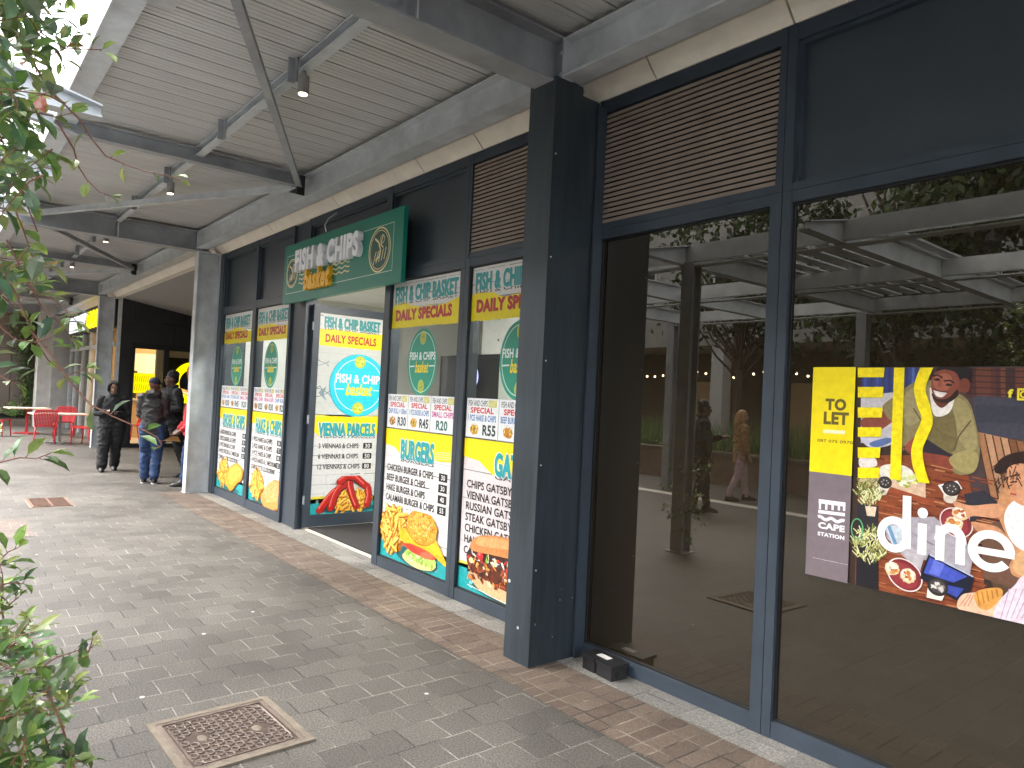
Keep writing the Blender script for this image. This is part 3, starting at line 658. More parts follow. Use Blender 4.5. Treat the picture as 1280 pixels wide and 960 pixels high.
def roughband(P, w, v0, v1, seed, col='#ffe800', top=.03, bot=.03):
    rr = random.Random(seed); n = 14
    up = [(w*i/n, v1+rr.uniform(-top, top)*.5+top*.8*math.sin(i*.5+seed)) for i in range(n+1)]; lo = [(w*i/n, v0+rr.uniform(-bot, bot)*.5) for i in range(n, -1, -1)]
    P.poly(up+lo, col)
    for i in range(5):
        u = rr.uniform(0, w*.8); v = rr.choice([v0+bot*.3, v1-top*.4]); P.line([(u, v), (u+rr.uniform(.05, .2), v+rr.uniform(-.004, .004))], .004, rr.choice(['#f5f1d8', '#d9c400']))
def swirls(P, w, v0, v1, seed):
    P.rect(0, v0, w, v1, '#16a3a6'); rr = random.Random(seed)
    for i in range(16):
        u, v, r_ = rr.uniform(.03, w-.03), rr.uniform(v0+.02, v1-.02), rr.uniform(.018, .045)
        P.line([(u+r_*t/10*math.cos(t*.75), v+r_*t/10*math.sin(t*.75)) for t in range(2, 12)], .006, '#bfe6e4')
def halo(P, txt, u0, v0, u1, v1, col, white='#f4fbfa'):
    h = v1-v0
    P.text(txt, u0+.012, v0-.022, u1+.012, v0+.016, '#4f4d50', .02)
    P.text(txt, u0-.008, v0-.008, u1+.008, v1+.008, white, .055)
    P.text(txt, u0+.012, v0-.004, u1+.012, v1-.004, '#77a9a9', .03); P.text(txt, u0, v0, u1, v1, col, .045)
TEAL = '#1f9d9c'
def logo(P, u, v, ru, rv, col, col2='#3fb79d'):
    P.disc(u, v, ru, rv, col); P.ring(u, v, ru*.90, rv*.90, .008, '#cfeee6', 48)
    for s_ in (1, -1):
        P.disc(u, v+s_*rv*.72, ru*.17, rv*.17, '#b9c23a', 20); P.ring(u, v+s_*rv*.72, ru*.2, rv*.2, .006, '#dfe27a', 20)
        P.line([(u-ru*.09, v+s_*rv*.72), (u, v+s_*rv*.78), (u+ru*.09, v+s_*rv*.70)], .008, col)
    P.text('FISH & CHIPS', u-ru*.88, v+rv*.06, u+ru*.88, v+rv*.30, '#f2fbf8', .03)
    P.text('basket', u-ru*.46, v-rv*.32, u+ru*.46, v+rv*.03, '#ffe11a', .025, .25)
    P.line([(u-ru*.85, v-rv*.13), (u-ru*.5, v-rv*.12)], .012, '#eafaf5'); P.line([(u+ru*.5, v-rv*.12), (u+ru*.85, v-rv*.11)], .012, '#eafaf5')
def snackpic(P, u, v, k):
    P.disc(u, v, .065, .05, '#e9e5dc', 20); P.disc(u, v-.004, .056, .04, ['#c98a25', '#b87a3c', '#d8a02c'][k % 3], 20, 0, .15, k)
    crumbs(P, u, v, .045, .032, 14, k, ['#f3c14a', '#9a5a1a', '#ffdf86', '#7c3d12', '#5e8b2a'])
def card(P, u0, u1, v0, v1, l1, l2, price, l2c, k, small=True):
    P.rect(u0, v0, u1, v1, '#f1f3f4'); w = u1-u0; h = v1-v0
    a = u0+w*.06; c = u1-w*.06
    P.text('FISH AND CHIPS', a, v1-h*.20, u0+w*.66, v1-h*.05, '#2c2c34', .015); P.rect(u0+w*.69, v1-h*.21, c, v1-h*.04, '#c8c03c'); P.text('BASKET', u0+w*.71, v1-h*.19, c-.004, v1-h*.06, '#f3f0c0', .02)
    P.text('SPECIAL', u0+w*.14, v1-h*.38, u1-w*.14, v1-h*.23, '#d6262c', .035)
    P.text(l2, a, v1-h*.58, c, v1-h*.42, l2c, .03)
    if price != 'R20': snackpic(P, u0+w*.28, v0+h*.21, k); P.text(price, u0+w*.54, v0+h*.07, c, v0+h*.34, '#1f3a35', .035)
    else: P.text(price, u0+w*.25, v0+h*.07, u0+w*.72, v0+h*.34, '#1f6a5b', .035)

def menu_poster(x0, x1, title, rows, cards, foodkind, label, seed, pink=False, tw=None):
    w = x1-x0
    t = thing('menu_poster', label, 'poster', ((x0+x1)/2, GY, 0), 0, 'menu posters on the shop windows')
    def PP(clip): p = Print((x0, GY-.0015, 0), (1, 0, 0), (0, 0, 1), (0, -1, 0)); p.clip = (0, clip[0], w, clip[1]); return p
    # header
    P = PP((2.265, 2.715)); brickback(P, w, 2.45, 2.715, seed)
    roughband(P, w, 2.27, 2.47, seed, top=.035, bot=.006)
    halo(P, 'FISH & CHIP BASKET', .05, 2.515, 1.10, 2.665, TEAL, '#eef6f5')
    P.text('DAILY SPECIALS', .085, 2.335, 1.03, 2.44, '#b5453f', .05); P.text('DAILY SPECIALS', .078, 2.340, 1.023, 2.445, '#c4181f', .035)
    P.build('header_panel', M['print'], t)
    P = PP((1.6, 2.28)); logo(P, w*.5, 1.945, .245, .305, '#2a9a7f'); P.build('logo_sticker', M['sticker'], t)
    P = PP((1.325, 1.655)); n = 3; cw = (w-.02)/n
    for i, c in enumerate(cards): card(P, .008+i*cw, .008+(i+1)*cw-.008, 1.33, 1.645, *c, k=i+seed)
    P.build('price_cards', M['print'], t)
    # lower sheet
    P = PP((.115, 1.325)); brickback(P, w, .28, 1.325, seed+3, '#e6dcdd' if pink else '#e8e6e4')
    P.poly([(0, 1.325), (w, 1.325), (w, 1.10), (w*.8, 1.085), (w*.62, 1.12), (w*.3, 1.06), (w*.16, 1.15), (0, 1.17)], '#ffe600')
    for i in range(4): P.line([(w*.7+i*.02, 1.10+i*.02), (w, 1.12+i*.018)], .006, '#fff6b0')
    P.rect(0, 1.318, w, 1.325, '#5a564a')
    halo(P, title, .27 if tw is None else tw[0], 1.05, .85 if tw is None else tw[1], 1.235, '#16a3ab')
    v = .965
    for (txt, pr, L) in rows:
        P.text(txt, .07, v-.042, .07+L, v+.022, '#2a2727', .018)
        if pr: P.rect(w-.215, v-.045, w-.085, v+.025, '#1c1a1a'); P.text(pr, w-.18, v-.032, w-.12, v+.012, '#e8e8e8', .02)
        v -= .088 if len(rows) > 5 else .093
    P.build('menu_list', M['print'], t)
    P = PP((.115, .62)); swirls(P, w, .115, .31, seed); P.line([(0, .315), (w*.25, .33)], .02, '#e9e04a')
    if foodkind == 'burger':
        P.disc(.62, .20, .32, .08, '#0a5d60', 30)
        chips(P, .25, .41, .26, .22, 110, seed, .17, .028)
        P.blob([(.45, .20), (.5, .15), (.70, .125), (.92, .15), (1.0, .21), (.9, .25), (.6, .26)], '#e8c98a'); P.blob([(.48, .22), (.6, .17), (.75, .19), (.9, .17), (1.0, .23), (.9, .27), (.6, .28)], '#b9d36a')
        rr = random.Random(4)
        for i in range(24): u = rr.uniform(.5, .96); P.disc(u, rr.uniform(.18, .24), .03, .02, rr.choice(['#7fae3a', '#d8e8a0', '#97c04a', '#eef3c8']), 9, rr.random()*3, .4, i)
        P.blob([(.46, .29), (.6, .25), (.8, .24), (.96, .25), (.98, .29), (.8, .31), (.5, .33)], '#d8452a'); P.disc(.85, .265, .11, .03, '#e86a4a', 20, .1); P.disc(.6, .285, .1, .025, '#c93420', 20, -.1)
        P.blob([(.36, .40), (.5, .44), (.9, .46), (1.15, .27), (1.2, .24), (1.12, .235), (.9, .30), (.6, .32), (.45, .31)], '#f9b90a'); P.blob([(.5, .40), (.9, .40), (1.1, .29), (.9, .335), (.6, .35)], '#ffcf2a')
        P.disc(.74, .485, .255, .155, '#c97a12', 40, 0, .04, 1); P.disc(.74, .492, .245, .147, '#eda626', 40, 0, .03, 2); P.disc(.71, .515, .17, .095, '#f7be45', 30, 0, .08, 3)
        crumbs(P, .74, .49, .23, .135, 190, 9, ['#ffd672', '#d98c18', '#f5b93a', '#c9780f', '#ffe29a', '#e79a22'])
    elif foodkind in ('snoek', 'hake'):
        P.disc(.6, .16, .45, .05, '#0a6d70', 24)
        chips(P, .33, .37, .25, .20, 90, seed, .18, .03)
        c1, c2 = ('#f0a51c', '#f9c14a') if foodkind == 'snoek' else ('#f39a4a', '#f7b06a')
        if foodkind == 'snoek': pts = [(.5, .30), (.62, .46), (.9, .56), (1.16, .50), (1.14, .36), (.95, .28), (.75, .16), (.6, .17)]
        else: pts = [(.52, .2), (.62, .34), (.8, .44), (1.0, .50), (1.16, .46), (1.16, .2), (1.0, .13), (.8, .09), (.65, .12)]
        P.blob([(x+.01, y-.018) for x, y in pts], '#8a4a0c'); P.blob(pts, c1); P.blob([((x-.84)*.8+.84, (y-.34)*.7+.37) for x, y in pts], c2)
        rr = random.Random(seed)
        for i in range(120):
            x, y = rr.uniform(.56, 1.12), rr.uniform(.18, .5)
            if abs(y-(.15+.35*(x-.5)+.08)) < .13: P.disc(x, y, rr.uniform(.006, .02), rr.uniform(.004, .01), rr.choice(['#ffdf9a', c1, '#d98520', c2]), 7, rr.random()*3, .3, i)
    elif foodkind == 'gatsby':
        P.disc(.75, .17, .55, .06, '#0a5558', 24)
        P.blob([(.14, .30), (.3, .15), (.8, .115), (1.3, .09), (1.35, .2), (.8, .22), (.3, .32)], '#e9b887')
        P.blob([(.12, .33), (.3, .25), (.8, .20), (1.3, .18), (1.35, .42), (.8, .46), (.2, .46)], '#5d2a14')
        rr = random.Random(12)
        for i in range(190):
            u, v = rr.uniform(.14, 1.3), rr.uniform(.21, .43); c = rr.choice(['#3a170c', '#7a2f14', '#b04a20', '#e0762e', '#f0a04a', '#e8d8b0', '#8c3a1a', '#4d1f10']) if v < .36 else rr.choice(['#8fb83a', '#f4f2e8', '#c8202a', '#e83a30', '#d8e6a0', '#ffffff', '#6e9a2a'])
            P.disc(u, v, rr.uniform(.012, .04), rr.uniform(.006, .018), c, 8, rr.random()*3, .4, i)
        for u, v in ((.30, .415), (.72, .36), (.98, .37)): P.disc(u, v, .045, .035, '#d11f28', 16); P.disc(u-.01, v+.01, .015, .01, '#f08a80', 10)
        P.blob([(.18, .44), (.22, .54), (.45, .60), (.8, .615), (1.3, .62), (1.35, .44), (.9, .47), (.5, .455)], '#d98a4c'); P.blob([(.24, .50), (.3, .56), (.6, .59), (1.3, .6), (1.3, .53), (.8, .54), (.4, .50)], '#eda86a')
        P.line([(.15, .16), (.7, .125), (1.3, .12)], .006, '#e9f2f0')
    P.build('food_picture', M['food'], t)
    return t
LB = '#3b78b8'
menu_poster(-11.20, -9.925, 'SNOEK & CHIPS', [('1 PCE SNOEK & CHIPS', '45', .72), ('2 PCE SNOEK & CHIPS', '70', .72), ('3 PCE SNOEK & CHIPS', '95', .72), ('4 PCE SNOEK & 2 MEDIUM', '120', .88), ('CHIPS & 2 LTR COOLDRINK', '', .86)],
    [('', 'CHIP ROLL + 300ml', 'R30', LB), ('', '1 PCE SNOEK & CHIPS', 'R45', LB), ('', 'SMALL CHIPS', 'R20', '#d0449a')], 'snoek', 'window poster with teal SNOEK & CHIPS heading, farthest from the camera beside the steel column', 11, tw=(.16, 1.12))
menu_poster(-9.795, -8.63, 'HAKE & CHIPS', [('1 PCE HAKE & CHIPS', '55', .72), ('2 PCE HAKE & CHIPS', '75', .72), ('3 PCE HAKE & CHIPS', '105', .72), ('4 PCE HAKE & 2 MEDIUM', '135', .88), ('CHIPS & 2 LTR COOLDRINK', '', .86)],
    [('', 'SMALL CHIPS', 'R25', '#d0449a'), ('', 'VIENNA & CHIPS', 'R30', '#d0449a'), ('', 'CHIP ROLL', 'R25', LB)], 'hake', 'window poster with teal HAKE & CHIPS heading, just left of the open door', 12, tw=(.16, 1.06))
menu_poster(-6.10, -4.925, 'BURGERS', [('CHICKEN BURGER & CHIPS', '30', .80), ('BEEF BURGER & CHIPS', '30', .68), ('HAKE BURGER & CHIPS', '40', .68), ('CALAMARI BURGER & CHIPS', '55', .84)],
    [('', 'CHIP ROLL + 300ml', 'R30', LB), ('', '1 PCE SNOEK & CHIPS', 'R45', LB), ('', 'SMALL CHIPS', 'R20', '#d0449a')], 'burger', 'window poster with BURGERS heading and a large burger with chips, right of the open door', 13, tw=(.30, .86))
menu_poster(-4.795, -3.47, 'GATSBY', [('CHIPS GATSBY', '', .58), ('VIENNA GATSBY', '', .64), ('RUSSIAN GATSBY', '', .70), ('STEAK GATSBY', '', .60), ('CHICKEN GATSBY', '', .70), ('HAKE GATSBY', '', .56), ('CALAMARI GATSBY', '', .74)],
    [('', '1 PCE HAKE & CHIPS', 'R55', LB), ('', 'BEEF BURGER & CHIPS', 'R45', LB), ('', 'SMALL CHIPS', 'R20', '#d0449a')], 'gatsby', 'window poster with GATSBY list and a filled bread roll, partly behind the black column', 14, True, tw=(.42, .95))

# ------------------------------------------------------------ open door with its own poster (hinged inwards)
XD = -8.06
dl = MB()
for q in ((3.45, 3.53, .03, 2.66), (4.37, 4.45, .03, 2.66), (3.53, 4.37, .03, .17), (3.53, 4.37, 2.57, 2.66)): dl.box(XD-.025, XD+.025, q[0], q[1], q[2], q[3])
door = obj('door', dl, M['frame'], bld, bevel=.004)
b = MB(); b.box(XD-.004, XD+.004, 3.52, 4.38, .16, 2.58); obj('pane', b, M['glass'], door)
for z in (.35, 1.3, 2.4): obj('hinge', MB().cyl((XD+.02, 3.445, z-.05), (XD+.02, 3.445, z+.05), .012, 10), M['galv_dark'], door)
b = MB(); b.tube([(XD+.03, 4.41, .9), (XD+.075, 4.41, .9), (XD+.075, 4.41, 1.25), (XD+.03, 4.41, 1.25)], .012, 8); obj('handle', b, M['galv_light'], door)
t = thing('door_poster', 'poster with VIENNA PARCELS heading, large turquoise logo and red sausages on the open glass door', 'poster', (XD+.01, 3.95, 0))
def DP(c): p = Print((XD+.006, 3.53, 0), (0, 1, 0), (0, 0, 1), (1, 0, 0)); p.clip = (0, c[0], .84, c[1]); return p
W = .84
P = DP((2.1, 2.57)); brickback(P, W, 2.38, 2.57, 31); roughband(P, W, 2.18, 2.38, 31, top=.01, bot=.006)
halo(P, 'FISH & CHIP BASKET', .06, 2.40, .80, 2.535, TEAL, '#eef6f5'); P.text('DAILY SPECIALS', .085, 2.225, .76, 2.325, '#c4181f', .035); P.build('header_panel', M['print'], t)
P = DP((1.34, 2.2)); P.rect(0, 1.34, W, 2.2, '#cfd2cc'); 
for v in (1.5, 1.66, 1.82, 1.98, 2.1): P.line([(0, v), (W, v)], .003, '#b4b6ae')
fish(P, -.02, 1.97, .24, .035, '#6f7f86', .006); fish(P, .02, 1.62, .26, .05, '#5f7680', .008); P.poly([(.03, 1.62), (.13, 1.70), (.10, 1.6), (.14, 1.52)], '#8296a0')
P.disc(.545, 1.725, .385, .385, '#16b5cf'); P.disc(.555, 1.73, .378, .378, '#25d2e6')
for k in range(7): P.line([(.2+i*.03, 1.45+k*.09+.012*math.sin(i*.8+k)) for i in range(23)], .004, '#4fdcec')
P.ring(.555, 1.73, .325, .325, .009, '#e8fbfd')
for s_ in (1, -1): P.disc(.555, 1.73+s_*.285, .075, .075, '#d7df4e', 24); P.ring(.555, 1.73+s_*.285, .066, .066, .006, '#9fae2e', 24); crumbs(P, .555, 1.73+s_*.285, .045, .045, 10, 3, ['#8fa32a', '#f0f2b0'])
P.text('FISH & CHIPS', .24, 1.75, .885, 1.86, '#f7feff', .035); P.text('basket', .38, 1.60, .74, 1.75, '#ffe714', .03, .25)
P.line([(.24, 1.675), (.36, 1.675)], .012, '#e8fbfd'); P.line([(.75, 1.675), (.83, 1.675)], .012, '#e8fbfd')
P.build('round_logo', M['sticker'], t)
P = DP((.17, 1.36)); brickback(P, W, .3, 1.36, 33, '#dedfdd'); roughband(P, W, 1.13, 1.345, 33, top=.01, bot=.05); halo(P, 'VIENNA PARCELS', .055, 1.10, .80, 1.265, '#16a3ab')
v = 1.0
for txt, pr, L in (('3 VIENNAS & CHIPS', '30', .52), ('6 VIENNAS & CHIPS', '50', .52), ('12 VIENNAS & CHIPS', '80', .55)):
    P.text(txt, .07, v-.045, .07+L, v+.015, '#2a2727', .02); P.rect(.655, v-.05, .775, v+.02, '#151414'); P.text(pr, .68, v-.04, .75, v+.01, '#e8e8e8', .02); v -= .125
P.build('menu_list', M['print'], t)
P = DP((.17, .62)); swirls(P, W, .17, .36, 35); P.line([(0, .365), (.3, .375)], .03, '#e9d84a'); P.disc(.5, .22, .38, .05, '#0a5d60', 24)
chips(P, .52, .31, .30, .13, 100, 35, .14, .026)
for pts in ([(.12, .22), (.2, .33), (.28, .42), (.40, .50), (.48, .55)], [(.26, .24), (.3, .38), (.36, .48), (.5, .56)], [(.48, .60), (.5, .48), (.54, .36), (.60, .24)], [(.56, .60), (.64, .54), (.74, .48), (.76, .36), (.74, .26)], [(.36, .55), (.46, .62), (.58, .60), (.7, .50)]):
    P.line([(x+.006, y-.01) for x, y in pts], .092, '#5e0b08'); P.line(pts, .082, '#b5150f')
    for x, y in pts: P.disc(x, y, .041, .041, '#b5150f', 16)
    P.line([(x-.012, y+.012) for x, y in pts], .03, '#dd2f22'); P.line([(x-.018, y+.018) for x, y in pts], .007, '#f59a8c')
P.build('food_picture', M['food'], t)
b = MB(); b.box(-8.05, -6.35, 3.52, 4.35, .014, .024); tag(obj('door_mat', b, M['mat'], bevel=.004), 'black rubber mat on pale tiles just inside the open shop door', 'door mat')

# ------------------------------------------------------------ green fascia sign above the door
SX0, SX1, SZ0, SZ1, SY = -8.53, -5.70, 2.665, 3.365, 3.25
sg = thing('shop_sign', 'green sign board with raised white and amber lettering above the open door', 'sign', ((SX0+SX1)/2, 3.30, SZ0))
b = MB(); b.box(SX0, SX1, SY, SY+.045, SZ0, SZ1); b.box(SX0+.2, SX0+.26, SY+.045, 3.40, SZ0+.1, SZ1-.1); b.box(SX1-.26, SX1-.2, SY+.045, 3.40, SZ0+.1, SZ1-.1); obj('sign_board', b, mat('green_sign_face', H('#087562'), .35, 0, .06, 3), sg, bevel=.004)
sw, sh = SX1-SX0, SZ1-SZ0
P = Print((SX0, SY-.0012, SZ0), (1, 0, 0), (0, 0, 1), (0, -1, 0)); P.clip = (0, 0, sw, sh)
for k in range(9):
    for j in range(3): P.ring(.2+k*.33, (-.1 if k % 2 else .78)+.02*j, .2+j*.05, .2+j*.05, .005, '#0f7d6c', 30)
CR = '#f1e2a8'
P.line([(.33, .565), (.10, .565), (.10, .115), (1.0, .115)], .007, '#cfe3cf'); P.line([(2.05, .575), (2.66, .575), (2.66, .125), (1.35, .125)], .007, '#cfe3cf')
for cx, rx in ((.26, .17), (2.40, .215)):
    P.disc(cx, .35, rx, rx*1.02, '#0b4f45'); P.ring(cx, .35, rx, rx*1.02, .016, CR); P.ring(cx, .35, rx*.86, rx*.88, .008, CR)
    # a leaping fish and waves
    P.line([(cx-rx*.45, .35+rx*.55), (cx-rx*.1, .35+rx*.35), (cx+rx*.1, .35), (cx, .35-rx*.3), (cx-rx*.3, .35-rx*.45)], .022, CR); P.line([(cx+rx*.3, .35+rx*.6), (cx+rx*.1, .35+rx*.25), (cx+rx*.35, .35+rx*.05)], .014, CR)
    for k in range(5): P.line([(cx-rx*.5+k*rx*.24, .35-rx*.62+k*.008), (cx-rx*.35+k*rx*.24, .35-rx*.2+k*.014), (cx-rx*.28+k*rx*.22, .35-rx*.05)], .012, CR)
    P.ring(cx+rx*.25, .35+rx*.45, rx*.2, rx*.2, .009, CR, 20)
for u0, u1 in ((.48, .84), (1.36, 1.78)):
    for k in range(3): P.line([(u0+(u1-u0)*i/18, .205+k*.05+.01*math.sin(i*1.05)+.015*(u0 > 1)) for i in range(19)], .014, CR)
P.build('sign_print', M['print'], sg)
def letters3d(name, txt, x0, x1, z0, z1, y0, y1, bold, shear, m, parent):
    cu = bpy.data.curves.new('l', 'FONT'); cu.body = txt; cu.size = 1; cu.offset = bold; cu.shear = shear; cu.extrude = .5; cu.resolution_u = 3; cu.space_character = 1.1
    o = bpy.data.objects.new('l', cu); COL.objects.link(o); me = bpy.data.meshes.new_from_object(o.evaluated_get(bpy.context.evaluated_depsgraph_get())); bpy.data.objects.remove(o); bpy.data.curves.remove(cu)
    xs = [v.co.x for v in me.vertices]; ys = [v.co.y for v in me.vertices]; ax, bx, ay, by = min(xs), max(xs), min(ys), max(ys)
    for v in me.vertices:
        c = v.co.copy(); v.co = (x0+(c.x-ax)/(bx-ax)*(x1-x0), y0+(.5-c.z)*(y1-y0), z0+(c.y-ay)/(by-ay)*(z1-z0))
    return obj(name, me, m, parent)
letters3d('white_lettering', 'FISH & CHIPS', SX0+.47, SX0+2.06, SZ0+.33, SZ0+.585, SY-.06, SY-.002, .05, 0, M['letterwhite'], sg)
letters3d('amber_lettering', 'basket', SX0+.72, SX0+1.40, SZ0+.10, SZ0+.335, SY-.05, SY-.002, .045, .22, M['letteryel'], sg)
b = MB(); b.tube([(-7.35, 3.24, 3.37), (-7.35, 3.22, 3.44), (-7.36, 3.26, 3.52), (-7.35, 3.35, 3.60)], .006, 6); obj('power_cable', b, M['galv_light'], sg)

# ------------------------------------------------------------ lamps inside the shops
def room_lamp(name, label, x, y, z, lx, ly, m, e, col):
    t = thing(name, label, 'light', (x, y, z))
    b = MB(); b.box(-lx/2-.02, lx/2+.02, -ly/2-.02, ly/2+.02, .006, .05); obj('lamp_frame', b, M['white'], t, local=True)
    b = MB(); b.box(-lx/2, lx/2, -ly/2, ly/2, 0, .008); obj('light_panel', b, M[m], t, local=True)
    ld = bpy.data.lights.new('panel_beam', 'AREA'); ld.shape = 'RECTANGLE'; ld.size = lx; ld.size_y = ly; ld.energy = e; ld.color = col
    lo = bpy.data.objects.new('light_beam', ld); COL.objects.link(lo); lo.parent = t; lo.location = (0, 0, -.02)
room_lamp('added_panel_light', 'added white ceiling panel light just inside the window with the BURGERS poster', -5.9, 4.35, 3.09, .9, .5, 'tubeglow', 9, (1, .97, .93))  # added lamp, brightens the shop interior near the door
room_lamp('added_panel_light', 'added white ceiling panel light behind the GATSBY poster window', -4.2, 5.0, 3.09, .9, .5, 'tubeglow', 3, (1, .97, .93))  # added lamp kept out of sight, lights the partition side
room_lamp('added_panel_light', 'added white ceiling panel light inside the window with the HAKE & CHIPS poster', -9.6, 4.15, 3.09, 1.2, .5, 'tubeglow', 8, (1, .97, .93))  # added lamp out of view, lights the left part of the shop
room_lamp('warm_ceiling_light', 'warm ceiling light in the takeaway behind the standing group', -22.6, 5.4, 3.04, 1.6, .8, 'warmglow', 7, (1, .76, .42))
room_lamp('warm_ceiling_light', 'warm ceiling light deeper inside the takeaway behind the yellow round sign', -22.6, 7.8, 3.04, 1.6, .8, 'warmglow', 7, (1, .76, .42))

# ------------------------------------------------------------ takeaway signs
t = thing('lit_shop_sign', 'lit HUNGRY LION sign, white and yellow letters on the far black fascia', 'sign', (-23.8, 3.38, 3.0))
b = MB(); b.box(-27.2, -20.2, 3.385, 3.42, 3.02, 3.62); obj('sign_board', b, M['black'], t)
letters3d('white_lettering', 'HUNGRY', -27.0, -24.0, 3.06, 3.56, 3.34, 3.384, .05, 0, M['signwhite'], t)
letters3d('yellow_lettering', 'LION', -23.7, -21.6, 3.06, 3.56, 3.34, 3.384, .05, 0, M['signyel'], t)
t = thing('round_window_sign', 'round glowing yellow and brown sign hanging in the takeaway window behind the tall man', 'sign', (XW+.03, 5.25, 1.2))
P = Print((XW+.07, 4.72, 1.08), (0, 1, 0), (0, 0, 1), (1, 0, 0))
P.ring(.53, .58, .53, .55, .19, '#fff200', 50, .3, 5.2); P.blob([(.36, .95), (.55, 1.12), (.78, 1.0), (.8, .6), (.6, .45), (.42, .6)], '#8a5520'); P.blob([(.45, .82), (.6, .92), (.7, .75), (.58, .6)], '#c98a3a'); P.blob([(.55, 1.05), (.68, 1.2), (.78, 1.12), (.72, .98)], '#f2f2f0'); P.disc(.78, .62, .22, .3, '#fde600'); P.disc(.80, .62, .1, .16, '#3a2a12')
P.blob([(.15, .35), (.5, .22), (.75, .02), (.8, .08), (.5, .34), (.2, .44)], '#d9a05a'); P.line([(.2, .38), (.5, .27), (.78, .05)], .03, '#f4d8a0')
P.build('sign_face', M['litprint'], t)
b = MB(); b.tube([(XW+.052, 5.25, 1.66), (XW+.068, 5.25, 1.66)], .36, 40); obj('backing_board', b, M['black'], t)
t = thing('yellow_poster', 'yellow poster with dark lettering inside the takeaway window beside the black door frame', 'poster', (XW-.3, 4.1, 1.4))
P = Print((XW-.3, 3.92, 1.35), (0, 1, 0), (0, 0, 1), (1, 0, 0)); P.rect(0, 0, .48, .5, '#ffe500'); rr = random.Random(2)
for i in range(9):
    for j in range(2): P.line([(.03+i*.05, .06+j*.22), (.05+i*.05, .22+j*.22)], .012, '#5a4a05')
P.build('poster_face', M['litprint'], t)
b = MB(); b.box(XW-.312, XW-.302, 3.915, 4.405, 1.345, 1.855); obj('backing_board', b, M['white'], t)
t = thing('menu_board', 'white menu board on the pine wall inside the takeaway', 'sign', (-24.28, 5.3, 1.9))
b = MB(); b.box(-24.3, -24.25, 4.75, 5.75, 1.75, 2.5); obj('board', b, M['white'], t)
P = Print((-24.248, 4.75, 1.75), (0, 1, 0), (0, 0, 1), (1, 0, 0))
for k in range(4): P.rect(.7, .12+k*.16, .9, .15+k*.16, '#333333')
P.build('board_print', M['print'], t)
t = thing('drinks_fridge', 'dark drinks fridge with shelves of bottles inside the takeaway, left of the service counter', 'fridge', (-23.9, 4.6, 0))
b = MB(); b.box(-24.2, -23.6, 4.5, 4.72, 0, 1.95); obj('fridge_body', b, M['black'], t)
for k in range(4): obj('shelf', MB().box(-23.595, -23.57, 4.52, 4.70, .35+k*.38, .38+k*.38), M['galv_light'], t)
t = thing('service_counter', 'timber service counter with grey till inside the takeaway', 'counter', (-23.2, 6.2, 0))
b = MB(); b.box(-23.5, -22.9, 4.2, 9.0, 0, 1.05); obj('counter_front', b, M['woodlit'], t); b = MB(); b.box(-23.55, -22.85, 4.15, 9.05, 1.05, 1.10); obj('counter_top', b, M['greywall'], t)
b = MB(); b.box(-23.3, -23.0, 5.9, 6.3, 1.1, 1.35); b.prism([Vector(q) for q in ((-23.2, 5.95, 1.35), (-23.05, 5.95, 1.38), (-23.15, 5.95, 1.65), (-23.2, 5.95, 1.65))], Vector((0, 0, 0)), Vector((0, .3, 0))); obj('till', b, M['galv_dark'], t)

# ------------------------------------------------------------ chairs and tables at the end of the walkway
def make_chair(label):
    t = thing('plastic_chair', label, 'chair', (0, 0, 0), 0, 'red plastic chairs outside the takeaway')
    b = MB()
    for i in range(6):
        y0, y1 = -.22+i*.073, -.22+(i+1)*.073
        f = lambda y: .445-.02*math.sin((y+.22)/.44*math.pi)+.012*(y < -.2)
        b.prism([Vector(q) for q in ((0, y0, f(y0)), (0, y1, f(y1)), (0, y1, f(y1)-.022), (0, y0, f(y0)-.022))], Vector((-.22, 0, 0)), Vector((.22, 0, 0)))
    obj('seat', b, M['red'], t, local=True)
    b = MB()
    pts = [(-.20, .20, .44), (-.225, .25, .60), (-.235, .285, .75), (-.20, .305, .82), (0, .315, .835), (.20, .305, .82), (.235, .285, .75), (.225, .25, .60), (.20, .20, .44)]
    b.tube(pts, .016, 8)
    for k in range(11):
        z = .47+k*.032; u = (z-.44)/.39; y = .205+.105*u; w_ = .2+.03*min(1, u*1.6)-(.04 if z > .79 else 0)
        b.box(-w_, w_, y-.004, y+.004, z-.010, z+.010)
    for k in range(-6, 7):
        x = k*.032; b.prism([Vector(q) for q in ((x-.009, .198, .45), (x+.009, .198, .45), (x+.009, .308, .82), (x-.009, .308, .82))], Vector((0, 0, 0)), Vector((0, .007, 0)))
    obj('backrest', b, M['red'], t, local=True)
    for sx in (-1, 1):
        b = MB(); b.tube([(sx*.19, -.19, .44), (sx*.205, -.205, .22), (sx*.215, -.225, 0)], [.021, .017, .013], 8); obj('leg', b, M['red'], t, local=True, smooth=True)
        b = MB(); b.tube([(sx*.19, .19, .46), (sx*.21, .23, .22), (sx*.225, .275, 0)], [.021, .017, .013], 8); obj('leg', b, M['red'], t, local=True, smooth=True)
    return t
c0 = make_chair('red plastic chair with its back to the camera, in front of the cream table'); p = atz(55, 555, 0); c0.location = (p.x-.2, p.y+.02, 0); c0.rotation_euler = (0, 0, R(-95))
p = atz(108, 556, 0); dup(c0, (p.x-.1, p.y-.02, 0), R(-42), 'red plastic chair seen from its side between the cream table and the steel column')
p = atz(92, 536, 0); dup(c0, (-23.15, 2.88, 0), R(75), 'red plastic chair on the far side of the cream table facing the camera')
dup(c0, (-23.55, 1.42, 0), R(150), 'red plastic chair cut off by the left photo edge, beside the red pedestal table')
p = atz(170, 551, 0); dup(c0, (p.x-.3, p.y, 0), R(20), 'red plastic chair partly hidden behind the man in the navy cap')
